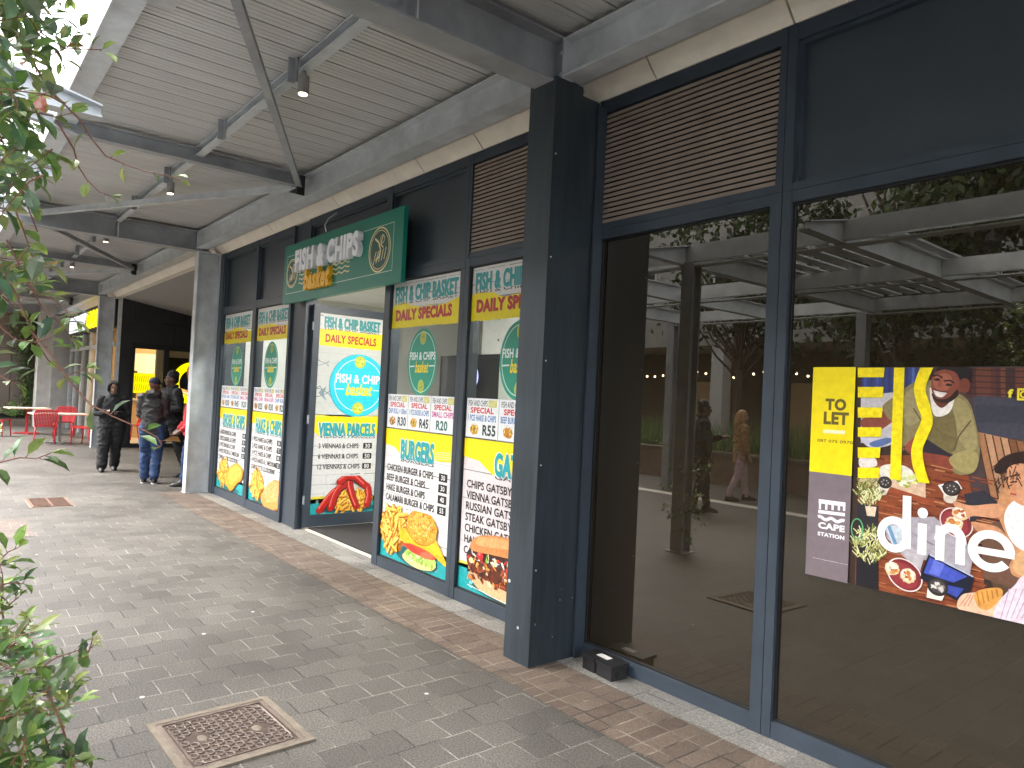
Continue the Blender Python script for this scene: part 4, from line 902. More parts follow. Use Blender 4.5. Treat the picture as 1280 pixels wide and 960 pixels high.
def table(label, x, y, lx, ly, m, rz):
    t = thing('cafe_table', label, 'table', (x, y, 0), rz)
    b = MB(); b.box(-lx/2, lx/2, -ly/2, ly/2, .71, .74); obj('table_top', b, M['tabletop'], t, local=True, bevel=.006)
    b = MB(); b.tube([(0, 0, .02), (0, 0, .71)], .035, 14); b.box(-.15, .15, -.15, .15, .695, .709); obj('pedestal', b, M[m], t, local=True)
    b = MB(); b.box(-.32, .32, -.035, .035, 0, .03); b.box(-.035, .035, -.32, -.036, 0, .03); b.box(-.035, .035, .036, .32, 0, .03); obj('foot', b, M[m], t, local=True)
table('cream topped cafe table on a dark grey pedestal, between three red chairs', -21.2, 2.55, .75, 1.25, 'galv_dark', R(8))
table('cream topped cafe table on a red pedestal, farther away near the brown wall', -24.6, 2.15, .75, 1.0, 'red', R(8))

# ------------------------------------------------------------ small things on the ground
t = thing('bait_box', 'black plastic pest bait box with a white label, on the ground against the tinted window', 'box', (-3.07, 3.285, .0))
b = MB(); b.prism([Vector(q) for q in ((-.175, -.075, 0), (-.03, -.075, 0), (-.025, -.06, 0), (-.005, -.06, 0), (0, -.075, 0), (.175, -.075, 0), (.175, .075, 0), (-.175, .075, 0))], Vector((0, 0, .005)), Vector((0, 0, .085))); obj('box_body', b, M['boxplastic'], t, local=True, bevel=.008)
b = MB(); b.prism([Vector(q) for q in ((-.19, -.088, 0), (-.03, -.088, 0), (-.02, -.072, 0), (-.008, -.072, 0), (.005, -.088, 0), (.19, -.088, 0), (.19, .083, 0), (-.19, .083, 0))], Vector((0, 0, .083)), Vector((0, 0, .107))); obj('lid', b, M['boxplastic'], t, local=True, bevel=.009)
b = MB(); b.box(-.08, .05, -.02, .035, .1065, .1085); obj('label_sticker', b, M['label'], t, local=True)
b = MB(); b.cyl((.1765, -.02, .04), (.1745, -.02, .04), .022, 14); obj('entry_hole', b, M['void'], t, local=True)
t.rotation_euler = (0, 0, R(-4)); t.scale = (.74, .86, .92); t.location.x = -3.03
t = thing('manhole_cover', 'rusty square manhole cover with raised pattern in the nearest grey paving', 'manhole cover', (-3.46, 1.18, 0), R(2))
b = MB(); s_ = .295
for q in ((-s_, s_, -s_, -.26), (-s_, s_, .26, s_), (-s_, -.26, -.26, .26), (.26, s_, -.26, .26)): b.box(q[0], q[1], q[2], q[3], -.02, .012)
obj('concrete_surround', b, M['concrete'], t, local=True, bevel=.005)
b = MB(); 
for q in ((-.231, .231, -.231, -.212), (-.231, .231, .212, .231), (-.231, -.212, -.212, .212), (.212, .231, -.212, .212)): b.box(q[0], q[1], q[2], q[3], -.02, .010)
obj('iron_rim', b, M['iron_worn'], t, local=True).scale = (1.12, 1.12, 1)
b = MB(); b.box(-.208, .208, -.208, .208, -.02, .005); obj('iron_plate', b, M['iron'], t, local=True).scale = (1.12, 1.12, 1)
b = MB(); n = 7
for i in range(n):
    for j in range(n*2-1):
        x, y = -.18+i*.06+(.03 if j % 2 else 0), -.18+j*.03
        if abs(x) > .185: continue
        if (abs(x+.02) < .05 and abs(y+.12) < .035) or (abs(x-.02) < .05 and abs(y-.12) < .035): continue
        pts = [(x+.021*math.cos(a), y+.0165*math.sin(a), .0075) for a in [k*math.pi/3 for k in range(7)]]
        for a, c in zip(pts, pts[1:]): b.tube([a, c], .0034, 5)
pts = [(-.16, -.2, .0075), (.16, -.2, .0075), (.2, -.16, .0075), (.2, .16, .0075), (.16, .2, .0075), (-.16, .2, .0075), (-.2, .16, .0075), (-.2, -.16, .0075), (-.16, -.2, .0075)]; b.tube(pts, .004, 5)
obj('raised_pattern', b, M['iron_worn'], t, local=True).scale = (1.12, 1.12, 1)
for x, y in ((-.02, -.12), (.02, .12)):
    b = MB(); b.tube([(x-.03, y, .002), (x+.03, y, .0065)], .022, 12, flat=1.0); b = MB(); b.ball((x, y, .004), (.035, .022, .004), 12); obj('sand_filled_keyhole', b, M['concrete'], t, local=True)
t = thing('drain_grate', 'small rusty slotted drain grate in the paving before the group of people', 'drain', (-11.1, 1.27, 0))
b = MB(); b.box(-.42, .42, -.25, .25, -.02, .003); obj('drain_bed', b, M['concrete'], t, local=True)
b = MB()
for i in range(11): x = -.36+i*.072; b.box(x-.012, x+.012, -.20, .20, .003, .014)
for y in (-.21, .21, 0): b.box(-.38, .38, y-.012, y+.012, .0025, .013)
obj('grate_bars', b, M['rust'], t, local=True)

# ------------------------------------------------------------ TO LET board on the tinted window
PY = 3.40
X0 = -1.825; Zb, Zt = .862, 1.882
tl = thing('letting_board', 'large yellow and grey TO LET poster with cafe picture on the tinted window', 'poster', (X0+.9, PY, Zb))
def LP(u0=0, v0=0, u1=1.3, v1=Zt-Zb): p = Print((X0, PY, Zb), (1, 0, 0), (0, 0, 1), (0, -1, 0)); p.clip = (u0, v0, u1, v1); return p
def U(x, y): q = aty(x, y, PY); return (q.x-X0, q.z-Zb)
def A(*pts): return [U(1000+x/4.571, 440+y/4.571) for x, y in pts]
def B(*pts): return [U(1000+x/4.571, 600+y/4.571) for x, y in pts]
Wb, Hb = 2.2, Zt-Zb
uy = U(1067, 560)[0]; vy = U(1040, 592)[1]
P = LP(uy-.001, 0).step(.000008)            # the cafe picture
P.rect(uy-.01, 0, Wb, Hb, '#3a2a24'); rr = random.Random(77)
# floor boards and wall at the upper right
P.poly(A((700, 60), (2400, 60), (2400, 900), (700, 900)), '#4a3a3c')
for i in range(26):
    x = 950+i*28; P.poly(A((x, 90), (x+30, 90), (x+33, 265), (x+2, 255)), rr.choice(['#5a2f28', '#6b3a2c', '#4d2925', '#74412f', '#3f2526']))
for i in range(5): y = 100+i*34; P.line(A((950, y), (1700, y+26)), .004, '#2c1a1c')
P.poly(A((990, 250), (1700, 280), (1700, 540), (1000, 470)), '#43424f'); P.poly(A((1000, 300), (1700, 330), (1700, 420), (1010, 400)), '#3a3a48')
for i in range(16):
    x = 1010+i*45; P.poly(A((x, 455+i*10), (x+42, 464+i*10), (x+130, 860), (x+80, 860)), rr.choice(['#a8744f', '#96623f', '#b88460', '#855536', '#c49470'])); P.line(A((x, 458+i*10), (x+84, 860)), .005, '#4d2d20')
# timber table top made of many streaks
P.poly(A((340, 590), (700, 590), (960, 690), (1000, 900), (1100, 1700), (300, 1700)), '#8a4526')
for i in range(420):
    x, y = rr.uniform(330, 1080), rr.uniform(600, 1480); L = rr.uniform(40, 190)
    if y < 720 and x > 600 and y < 600+(x-600)*.28: continue
    P.line(A((x, y), (x+L, y+L*.22)), rr.uniform(.002, .007), rr.choice(['#6d2f1a', '#a45a34', '#8f4a2a', '#b87047', '#5a2716', '#c0825a', '#7b3820', '#94401f']))
P.poly(B((1020, 430), (1120, 420), (1300, 640), (1150, 700)), '#56402f')
# seated man in an olive shirt
P.poly(A((360, 90), (680, 90), (640, 300), (350, 300)), '#33407a')
for i in range(9): x = 370+i*34; P.poly(A((x, 90), (x+16, 90), (x+10, 300), (x-6, 300)), rr.choice(['#2b3568', '#43549a', '#5268a8']))
P.poly(A((350, 250), (540, 230), (560, 500), (350, 520)), '#c9c2c4'); P.blob(A((350, 390), (420, 360), (500, 330), (560, 360), (470, 440), (370, 440)), '#8c4638')
P.blob(A((480, 300), (560, 240), (660, 170), (760, 165), (820, 250), (900, 235), (970, 290), (1010, 420), (1030, 560), (1000, 680), (900, 700), (860, 640), (870, 580), (700, 570), (590, 560), (590, 420), (520, 390), (480, 340)), '#8d7f55')
P.blob(A((880, 260), (960, 300), (1000, 420), (1015, 540), (960, 560), (900, 480), (880, 360)), '#a09262'); P.blob(A((600, 250), (680, 190), (740, 200), (740, 330), (640, 420), (600, 380)), '#a3956a')
P.blob(A((780, 360), (870, 330), (900, 480), (880, 570), (760, 560), (720, 480)), '#75683f'); P.line(A((880, 560), (910, 480), (980, 390)), .006, '#5b4f30'); P.line(A((760, 420), (820, 470), (890, 500)), .005, '#6a5d38'); P.line(A((650, 320), (700, 400), (690, 520)), .006, '#62562f')
P.poly(A((590, 540), (730, 500), (870, 590), (870, 600), (600, 570)), '#2b2530')
P.blob(A((600, 545), (720, 575), (860, 600), (880, 640), (860, 670), (740, 625), (640, 590)), '#8a4030'); P.blob(A((600, 550), (650, 490), (690, 520), (670, 570)), '#a04a3c'); P.blob(A((860, 600), (960, 560), (1020, 590), (1000, 680), (940, 690), (870, 650)), '#a4955f')
P.blob(A((745, 200), (790, 290), (860, 280), (890, 240), (860, 340), (790, 370), (755, 330)), '#efe6dc'); P.blob(A((760, 265), (810, 320), (870, 270), (880, 220), (780, 220)), '#6d3324')
P.blob(A((752, 195), (760, 140), (800, 100), (900, 95), (945, 140), (940, 200), (900, 245), (850, 285), (790, 275), (762, 245)), '#864534'); P.blob(A((765, 190), (775, 140), (830, 120), (870, 150), (850, 215), (800, 220)), '#a9614a')
P.blob(A((780, 110), (800, 80), (880, 78), (965, 85), (985, 130), (960, 190), (925, 215), (915, 160), (890, 118), (830, 100)), '#191216'); P.disc(*A((942, 192))[0], .022, .032, '#7a3c2e', 16)
P.blob(A((755, 235), (790, 268), (850, 262), (900, 215), (905, 250), (850, 290), (790, 285), (762, 262)), '#2c1714'); P.blob(A((765, 215), (795, 226), (840, 232), (815, 258), (780, 250)), '#f2e9e2'); P.line(A((762, 213), (800, 224), (842, 230)), .006, '#6d2b28')
for x, y in ((786, 158), (852, 188)): P.disc(*A((x, y))[0], .013, .006, '#1d1010', 10); P.line(A((x-28, y-22), (x+5, y-26), (x+30, y-10)), .007, '#20110f')
P.blob(A((800, 160), (815, 190), (800, 205), (785, 195)), '#9a523e')
# serving board, salad, cups, phone
P.poly(A((350, 690), (520, 660), (720, 740), (720, 860), (600, 810), (340, 740)), '#d9b79a'); P.poly(A((520, 770), (770, 850), (760, 880), (500, 800)), '#9c4a2a')
P.blob(A((345, 600), (420, 595), (440, 650), (350, 660)), '#eee2dc'); P.blob(A((460, 660), (520, 640), (600, 650), (650, 690), (640, 740), (480, 720)), '#ece6d4'); crumbs(P, *A((620, 735))[0], .045, .03, 24, 5, ['#9db04a', '#d8df8a', '#eef0d0']); P.blob(A((350, 480), (500, 480), (520, 530), (400, 545)), '#c9c4cf'); P.blob(A((400, 520), (500, 490), (530, 510), (440, 545)), '#5a6fa0')
def cup(x, y, r, ln):
    c = A((x, y))[0]; d = A((x+ln[0], y+ln[1]))[0]
    P.poly([(c[0]-r, c[1]), (c[0]+r, c[1]), (d[0]+r*.75, d[1]), (d[0]-r*.75, d[1])], '#e9dccd'); P.disc(d[0], d[1], r*.75, r*.5, '#d8c8b6', 20); P.disc(c[0], c[1], r*1.1, r, '#2a2423', 24); P.disc(c[0], c[1]+.002, r*.85, r*.72, '#3d3634', 20)
    for k in range(6): P.disc(c[0]+r*.5*math.cos(k), c[1]+r*.4*math.sin(k), .003, .003, '#cfc6be', 6)
P.poly(A((790, 760), (900, 735), (930, 780), (830, 820)), '#f3f1ee'); P.poly(A((810, 765), (895, 745), (915, 778), (835, 808)), '#38343a')
cup(868, 780, .032, (-10, 62)); cup(488, 745, .028, (-15, 55))
# potted herbs at the left
P.poly(A((330, 860), (450, 880), (450, 1400), (320, 1400)), '#28262c')
P.poly(A((330, 1060), (450, 1080), (450, 1380), (320, 1360)), '#1c1a20')
for cx, cy, r_, n in ((395, 810, .055, 110), (395, 1110, .075, 170)):
    if cy < 900: P.poly(A((375, 880), (440, 885), (430, 940), (385, 935)), '#e8cfb2')
    c = A((cx, cy))[0]
    for i in range(n):
        a, q = rr.uniform(0, 6.28), r_*math.sqrt(rr.random()); x, y = c[0]+q*math.cos(a), c[1]+q*math.sin(a)*1.1; a2 = rr.uniform(.6, 2.6)
        P.line([(x, y), (x+.03*math.cos(a2), y+.03*math.sin(a2))], .005, rr.choice(['#b9b46a', '#e4e2a8', '#8d8f48', '#d8d490', '#6f7238', '#f0eec4']))
P.ring(*A((330, 1010))[0], .03, .05, .006, '#5fae7a', 20)
# papers, plates, tablet
P.poly(B((480, 215), (770, 210), (1000, 400), (975, 535), (700, 450), (500, 330)), '#aaa3aa'); P.poly(B((500, 330), (720, 420), (690, 520), (590, 430)), '#b5aeb3'); P.poly(B((560, 390), (700, 430), (690, 500)), '#bdb6ba'); P.poly(B((490, 260), (590, 260), (600, 350), (530, 370)), '#c9d2da'); P.poly(B((500, 262), (520, 260), (560, 362), (540, 366)), '#6f95b8')
for k in range(6): P.line(B((640+k*14, 300+k*10), (720+k*14, 340+k*8)), .003, '#857e84')
def plate(x, y, rx, ry, an):
    c = B((x, y))[0]; P.disc(*c, rx, ry, '#e9d9d4', 40, an); P.disc(*c, rx*.93, ry*.92, '#7d2628', 40, an); P.disc(c[0]-.004, c[1]-.004, rx*.8, ry*.78, '#93343a', 30, an)
plate(600, 540, .080, .066, -.6); plate(895, 243, .068, .058, -.7)
for x, y, r_ in ((530, 505, .032), (620, 545, .034), (885, 250, .033), (922, 185, .033)):
    c = B((x, y))[0]; P.disc(*c, r_, r_*.95, '#e6c79a', 24, 0, .08, x); P.disc(c[0], c[1]+.004, r_*.8, r_*.74, '#f3e6d0', 20, 0, .1, y); crumbs(P, *c, r_*.6, r_*.5, 9, x, ['#c9803a', '#fff6e6', '#d8a060', '#b85a2a'])
P.poly(B((740, 420), (1000, 550), (975, 640), (900, 690), (690, 560), (700, 520)), '#161a2c'); P.poly(B((745, 440), (960, 550), (880, 585), (710, 530)), '#4353b4'); P.poly(B((770, 455), (830, 480), (800, 550), (740, 530)), '#6674d0'); P.poly(B((850, 600), (940, 620), (900, 670), (840, 640)), '#3a49a0'); P.line(B((745, 425), (995, 552)), .006, '#b9bed4')
c = B((790, 610))[0]; P.poly([(c[0]-.038, c[1]), (c[0]+.038, c[1]), (c[0]+.018, c[1]-.055), (c[0]-.042, c[1]-.055)], '#efe2d2'); P.disc(*c, .041, .038, '#2b2727', 30); P.disc(c[0], c[1]+.002, .033, .029, '#47403f', 24); crumbs(P, *c, .022, .016, 10, 3, ['#d8d0c8', '#8a827c'])
# seated woman at the right
P.poly(B((1040, 260), (1300, 200), (2400, 200), (2400, 700), (1280, 640), (1050, 560)), '#6a4a3a')
P.poly(B((940, 80), (1060, 60), (1140, 130), (980, 250)), '#2c2a35')
P.blob(B((1180, 30), (1230, 90), (1330, 100), (1700, 250), (1900, 500), (1300, 560), (1200, 500), (1220, 420), (1150, 240), (1120, 170)), '#c98e62'); P.blob(B((1200, 140), (1280, 120), (1420, 260), (1400, 420), (1240, 380), (1170, 240)), '#efe9e6')
P.blob(B((885, 120), (980, 145), (1120, 135), (1170, 160), (1130, 215), (1000, 205), (960, 215), (940, 170), (890, 150)), '#d79a72'); P.blob(B((980, 240), (1060, 250), (1150, 280), (1230, 400), (1200, 450), (1130, 330), (1030, 300)), '#cf9068'); P.blob(B((1230, 440), (1320, 400), (1500, 480), (1500, 560), (1250, 540)), '#d8a878')
P.blob(A((1120, 690), (1140, 620), (1230, 575), (1400, 570), (1500, 700), (1450, 880), (1300, 860), (1230, 700)), '#2a1712'); P.blob(A((1190, 740), (1195, 660), (1290, 640), (1400, 720), (1400, 850), (1290, 880), (1210, 830)), '#d99a72'); P.blob(A((1190, 740), (1175, 765), (1200, 790), (1200, 815), (1230, 825), (1240, 740)), '#cf8c64'); P.line(A((1205, 808), (1240, 815)), .008, '#a84a42'); P.line(A((1205, 745), (1245, 740)), .006, '#2a1510'); P.line(A((1200, 712), (1260, 700)), .007, '#3a2018')
rr2 = random.Random(8)
for i in range(40): x, y = rr2.uniform(1120, 1260), rr2.uniform(600, 760); P.line(A((x, y), (x+rr2.uniform(-30, 30), y+rr2.uniform(10, 50))), .004, rr2.choice(['#1c0f0c', '#5a3a2c', '#3a2219'])) if x+y*.6 < 1680 else None
# hand with croissant at the lower right
P.blob(B((905, 690), (940, 650), (1010, 640), (1100, 620), (1160, 640), (1140, 720), (1100, 790), (1000, 760), (910, 735)), '#e9b99a'); P.blob(B((1000, 650), (1060, 620), (1150, 618), (1155, 670), (1080, 740), (1020, 720)), '#d8994a'); 
for k in range(5): P.line(B((1015+k*28, 640-k*4), (1030+k*26, 715-k*12)), .005, '#b06f28')
for k in range(3): P.line(B((915+k*24, 720), (965+k*16, 655)), .003, '#b97a5c')
P.blob(B((1110, 780), (1150, 680), (1230, 600), (1290, 540), (1500, 500), (1700, 900), (1200, 860)), '#e0ced8')
for k in range(6): P.line(B((1150+k*30, 790), (1200+k*40, 620)), .004, '#b9a3b4')
# yellow bars over the picture
Y = '#ffe60a'
for y0, y1 in ((90, 145), (200, 260), (317, 375), (430, 485), (545, 605), (660, 720)): P.poly(A((335, y0), (492-y0*.05, y0), (490-y1*.05, y1), (335, y1)), Y)
P.poly(A((542, 90), (602, 90), (580, 735), (518, 725)), Y)
wl_ = [(690, 90), (655, 200), (672, 300), (698, 380), (665, 470), (640, 560), (648, 650), (680, 745)]; wr = [(745, 750), (715, 650), (705, 560), (730, 490), (762, 410), (750, 310), (722, 210), (765, 90)]
def sp(L):
    out = []
    for i in range(len(L)-1):
        p0, p1, p2, p3 = L[max(i-1, 0)], L[i], L[i+1], L[min(i+2, len(L)-1)]
        for k in range(6):
            t_ = k/6; out.append(tuple(.5*(2*p1[j]+(p2[j]-p0[j])*t_+(2*p0[j]-5*p1[j]+4*p2[j]-p3[j])*t_*t_+(3*p1[j]-p0[j]-3*p2[j]+p3[j])*t_**3) for j in (0, 1)))
    return out+[L[-1]]
a_, b_ = sp(wl_), sp(wr)[::-1]
P.d += P.STEP
for i in range(len(a_)-1): P.poly(A(a_[i], b_[i], b_[i+1], a_[i+1]), Y, True)
d_art = P.d+.0004
P.build('cafe_picture', M['art'], tl)
P = LP()                      # flat colour panels and lettering
P.d = d_art
P.rect(0, vy, uy, Hb, Y); P.rect(0, 0, uy, vy, '#7d7075')
def T(txt, x0, y0, x1, y1, col, bold=.03, f=A):
    (u0, v1), (u1, v0) = f((x0, y0))[0], f((x1, y1))[0]; P.text(txt, u0, v0, u1, v1, col, bold)
G = '#6b5b2a'
T('TO', 152, 265, 268, 338, G, .05); T('LET', 142, 340, 282, 420, G, .05); P.line(A((138, 453), (262, 460)), .017, '#fff7c8'); T('087 075 0970', 104, 495, 306, 528, '#6b5a22', .015)
P.line(B((112, 120), (265, 140)), .020, '#fbf8f8')
for x in (120, 156, 192, 228, 258): P.line(B((x, 120+x*.06), (x-1, 158+x*.07)), .011, '#fbf8f8')
P.line(B((110, 179), (262, 198)), .016, '#fbf8f8'); P.line([(B((108+i*3.15, 212+i*.55))[0][0], B((108+i*3.15, 212+i*.55))[0][1]+.006*math.sin(i*.3+.6)) for i in range(49)], .016, '#fbf8f8')
T('CAPE', 110, 236, 260, 300, '#fbf8f8', .05, B); T('STATION', 106, 292, 258, 343, '#fbf8f8', .045, B); T('www.capestation.co.za', 76, 438, 280, 488, '#e3dcdf', .01, B)
P.build('letting_panel', M['print'], tl)
P = LP(); P.d = d_art
WH = '#fffdfb'
c = B((541, 310))[0]; P.ring(*c, .073, .080, .034, WH, 60); P.line(B((617, 90), (612, 390)), .036, WH)
P.disc(*B((706, 188))[0], .021, .023, WH, 30); P.line(B((704, 248), (700, 425)), .036, WH)
P.line(B((806, 262), (802, 458)), .036, WH); c = B((862, 352))[0]; P.ring(c[0], c[1], .062, .076, .036, WH, 40, 0, math.pi); P.line(B((922, 345), (918, 482)), .036, WH)
c = B((1095, 405))[0]; P.ring(*c, .084, .084, .034, WH, 60, -.0, 5.6); P.line([(c[0]-.075, c[1]-.004), (c[0]+.082, c[1]-.004)], .028, WH)
P.build('dine_lettering', M['print'], tl)
P = LP(); P.d = d_art
T('f', 1192, 212, 1222, 262, '#f2e13a', .05); c = A((1285, 243))[0]
P.ring(c[0], c[1], .034, .034, .011, '#f2e13a', 4, math.pi/4, math.pi/4+2*math.pi); P.ring(c[0], c[1], .015, .015, .006, '#f2e13a', 20); P.disc(c[0]+.013, c[1]+.013, .003, .003, '#f2e13a', 8)
P.build('social_icons', M['print'], tl)

# ------------------------------------------------------------ people
def fuse(mb, voxel, it=6, fac=.5, fold=0, seed=0):
    me = mb.mesh('tmp'); o = bpy.data.objects.new('tmp', me); COL.objects.link(o)
    m = o.modifiers.new('r', 'REMESH'); m.mode = 'VOXEL'; m.voxel_size = voxel
    m2 = o.modifiers.new('s', 'SMOOTH'); m2.iterations = it; m2.factor = fac
    r = bpy.data.meshes.new_from_object(o.evaluated_get(bpy.context.evaluated_depsgraph_get()))
    bpy.data.objects.remove(o); bpy.data.meshes.remove(me); r.materials.clear()
    if fold:                                            # cloth folds: ridged noise, stretched across the limb
        pos = [v.co.copy() for v in r.vertices]; nor = [v.normal.copy() for v in r.vertices]; out = []
        for p, nn in zip(pos, nor):
            c = Vector((p.x*7+seed, p.y*7, p.z*11)); q = 1-abs(noise.noise(c)); q2 = noise.noise(c*2.3+Vector((3, 1, 7)))
            out.extend(p+nn*fold*((q**3-.55)*1.5+.4*q2))
        r.vertices.foreach_set('co', out); r.update()
    return r
V = Vector
def person(label, loc, rz, h=1.72, top='hoodie', top_m='blackcloth', leg_m='charcoalcloth', skin='skin', shoe_m='shoe', girth=1.0, feet=((-.10, 0), (.10, 0)), knees=None,
           arms=None, headyaw=0, headpitch=0, head='hood', head_m=None, legw=1.0, lean=0):
    t = thing('person', label, 'person', (loc[0], loc[1], 0), rz)
    k = h/1.72; g = girth
    hipL, hipR = V((.095, 0, .90))*k, V((-.095, 0, .90))*k
    fR, fL = [V((f[0], f[1], .09*k)) for f in feet]      # ankle positions
    kn = []
    for hp, an, i in ((hipR, fR, 0), (hipL, fL, 1)):
        kn.append((hp+an)/2+V((0, -.04*k, .01))+(V(knees[i]) if knees else V((0, 0, 0))))
    dy = V((0, lean, 0)); neck = V((0, .005, 1.46))*k+dy; hc = V((0, -.02, 1.605))*k+dy
    sR, sL = V((-.175*(.5+.5*g), 0, 1.39))*k+dy, V((.175*(.5+.5*g), 0, 1.39))*k+dy
    if arms is None: arms = (((-.24, .02, 1.12), (-.22, -.08, .88)), ((.24, .02, 1.12), (.22, -.08, .88)))
    arms = [[V(p)*k for p in a] for a in arms]
    HM = Matrix.Translation(hc) @ Matrix.Rotation(headyaw, 4, 'Z') @ Matrix.Rotation(headpitch, 4, 'X')
    def hp_(x, y, z): return HM @ (V((x, y, z))*k)
    hr = HM.to_3x3().to_4x4()
    # body: one continuous surface
    b = MB()
    b.ball(hp_(0, .012, .025), (.073*k, .092*k, .095*k), 16, hr); b.ball(hp_(0, -.022, -.045), (.056*k, .066*k, .068*k), 14, hr); b.ball(hp_(0, -.058, -.088), (.028*k, .026*k, .022*k), 10, hr)
    b.capsule([hp_(0, -.082, .012), hp_(0, -.104, -.022)], [.010*k, .016*k], 8); b.ball(hp_(0, -.084, -.055), (.026*k, .014*k, .013*k), 10, hr); b.ball(hp_(0, -.078, .038), (.052*k, .016*k, .012*k), 10, hr)
    for sx in (-1, 1): b.ball(hp_(sx*.074, .012, -.005), (.010*k, .022*k, .030*k), 8, hr); b.ball(hp_(sx*.038, -.06, -.03), (.024*k, .022*k, .022*k), 8, hr)
    b.capsule([neck-V((0, 0, .06))*k, (neck+hp_(0, .01, -.05))/2, hp_(0, .01, -.03)], [.06*k, .055*k, .055*k], 12)
    b.loft([(0, 0, .86*k, .13*k, .09*k), (0, dy.y*.3, 1.05*k, .12*k, .085*k), (0, dy.y*.8, 1.30*k, .14*k, .09*k), (0, dy.y, 1.44*k, .09*k, .06*k)], 14)
    for (el, wr), sh in zip(arms, (sR, sL)): b.capsule([sh, el, wr], [.045*k, .038*k, .028*k], 8)
    for hp, kk, an in ((hipR, kn[0], fR), (hipL, kn[1], fL)): b.capsule([hp, kk, an], [.07*k, .05*k, .04*k], 10)
    for (el, wr), sx in zip(arms, (-1, 1)):
        d = (wr-el).normalized(); side = V((-sx, 0, 0)); side = (side-d*side.dot(d)).normalized(); nrm = d.cross(side).normalized()
        if nrm.y > 0: nrm = -nrm
        b.capsule([wr, wr+d*.085*k], [.026*k, .034*k], 8)
        for i, (off, L) in enumerate(((.030, .068), (.011, .076), (-.009, .070), (-.028, .055))):
            r0 = wr+d*.088*k+side*off*k; p1 = r0+d*L*.45*k+nrm*.006*k; p2 = p1+(d*.8+side*.2+nrm*.55).normalized()*L*.33*k; p3 = p2+(d*.45+nrm*.85).normalized()*L*.27*k
            b.tube([r0-d*.02*k, r0, p1, p2, p3], [.0095*k, .0095*k, .009*k, .0082*k, .006*k], 6)
        r0 = wr+d*.03*k+side*.026*k; b.tube([r0, r0+(d*.7+side*.7)*.03*k, r0+(d*.95+side*.55+nrm*.2)*.062*k], [.012*k, .0105*k, .007*k], 6)
    obj('body', fuse(b, .0085*k, 3), M[skin], t, local=True, smooth=True)
    for sx in (-1, 1):
        b = MB(); b.ball(hp_(sx*.030, -.0765, .014), (.0125*k, .010*k, .0075*k), 10, hr); o = obj('eye', b, M['eye'], t, local=True, smooth=True)
        b = MB(); b.ball(hp_(sx*.030, -.0845, .014), (.006*k, .004*k, .006*k), 8, hr); obj('pupil', b, M['hair'], o, local=True)
        b = MB(); b.tube([hp_(sx*.014, -.094, .032), hp_(sx*.032, -.092, .038), hp_(sx*.052, -.078, .034)], .0045*k, 6); obj('eyebrow', b, M['hair'], t, local=True)
    # trousers
    b = MB(); b.ball((0, .005, .93*k), (.165*k*g, .125*k*(.4+.6*g), .12*k), 16)
    for hp, kk, an in ((hipR, kn[0], fR), (hipL, kn[1], fL)):
        q = legw
        b.capsule([hp+V((0, 0, .02)), (hp+kk)/2, kk, (kk+an)/2+V((0, .012, 0)), an+V((0, 0, .05*k)), an+V((0, .005, .012*k))], [.098*k*q*(.4+.6*g), .088*k*q, .072*k*q, .066*k*q, .062*k*q, .060*k*q], 14)
    obj('trousers', fuse(b, .013*k, 4, fold=.010, seed=loc[0]), M[leg_m], t, local=True, smooth=True)
    # top
    b = MB(); zb = {'hoodie': .84, 'puffer': .80, 'jacket': .84, 'long': .72}[top]; pf = 1.06 if top == 'puffer' else 1.0
    rings = [(0, 0, zb*k, .172*g, .128), (0, -.005, (zb+.03)*k, .186*g, .14), (0, -.01, 1.0*k, .184*g, .148), (0, -.008, 1.15*k, .182*g, .145), (0, 0, 1.29*k, .186*g, .14), (0, .005, 1.39*k, .17*g, .115), (0, .005, 1.45*k, .10, .085), (0, .005, 1.49*k, .072, .072)]
    b.loft([(r[0], (r[1]+dy.y*(r[2]/k-.8)/.65), r[2], r[3]*k*pf, r[4]*k*pf*(.35+.65*g)) for r in rings], 20)
    for (el, wr), sh in zip(arms, (sR, sL)):
        b.capsule([sh, (sh+el)/2, el, (el+wr)/2, wr+(el-wr).normalized()*.02], [.082*k*pf, .072*k*pf*(.6+.4*g), .066*k*pf, .056*k*pf, .044*k*pf], 12)
    if head == 'hood':
        b.ball(hp_(0, .050, .02), (.108*k, .098*k, .128*k), 18, hr)
        b.tube([hp_(.0, -.045, .112), hp_(.075, -.048, .085), hp_(.097, -.048, .01), hp_(.085, -.05, -.07), hp_(.03, -.06, -.13), hp_(-.03, -.06, -.13), hp_(-.085, -.05, -.07), hp_(-.097, -.048, .01), hp_(-.075, -.048, .085), hp_(0, -.045, .112)], .022*k, 8)
    else:
        b.tube([neck+V((.07, -.05, .0))*k, neck+V((.085, .03, .035))*k, neck+V((0, .075, .05))*k, neck+V((-.085, .03, .035))*k, neck+V((-.07, -.05, 0))*k], .028*k, 8)
        if top in ('puffer',): b.ball(neck+V((0, .095, .0))*k, (.125*k, .07*k, .075*k), 12)
    o = obj({'hoodie': 'hooded_top', 'puffer': 'padded_jacket', 'jacket': 'jacket', 'long': 'jacket'}[top], fuse(b, .0125*k, 4, fold=.011, seed=loc[1]), M[top_m], t, local=True, smooth=True)
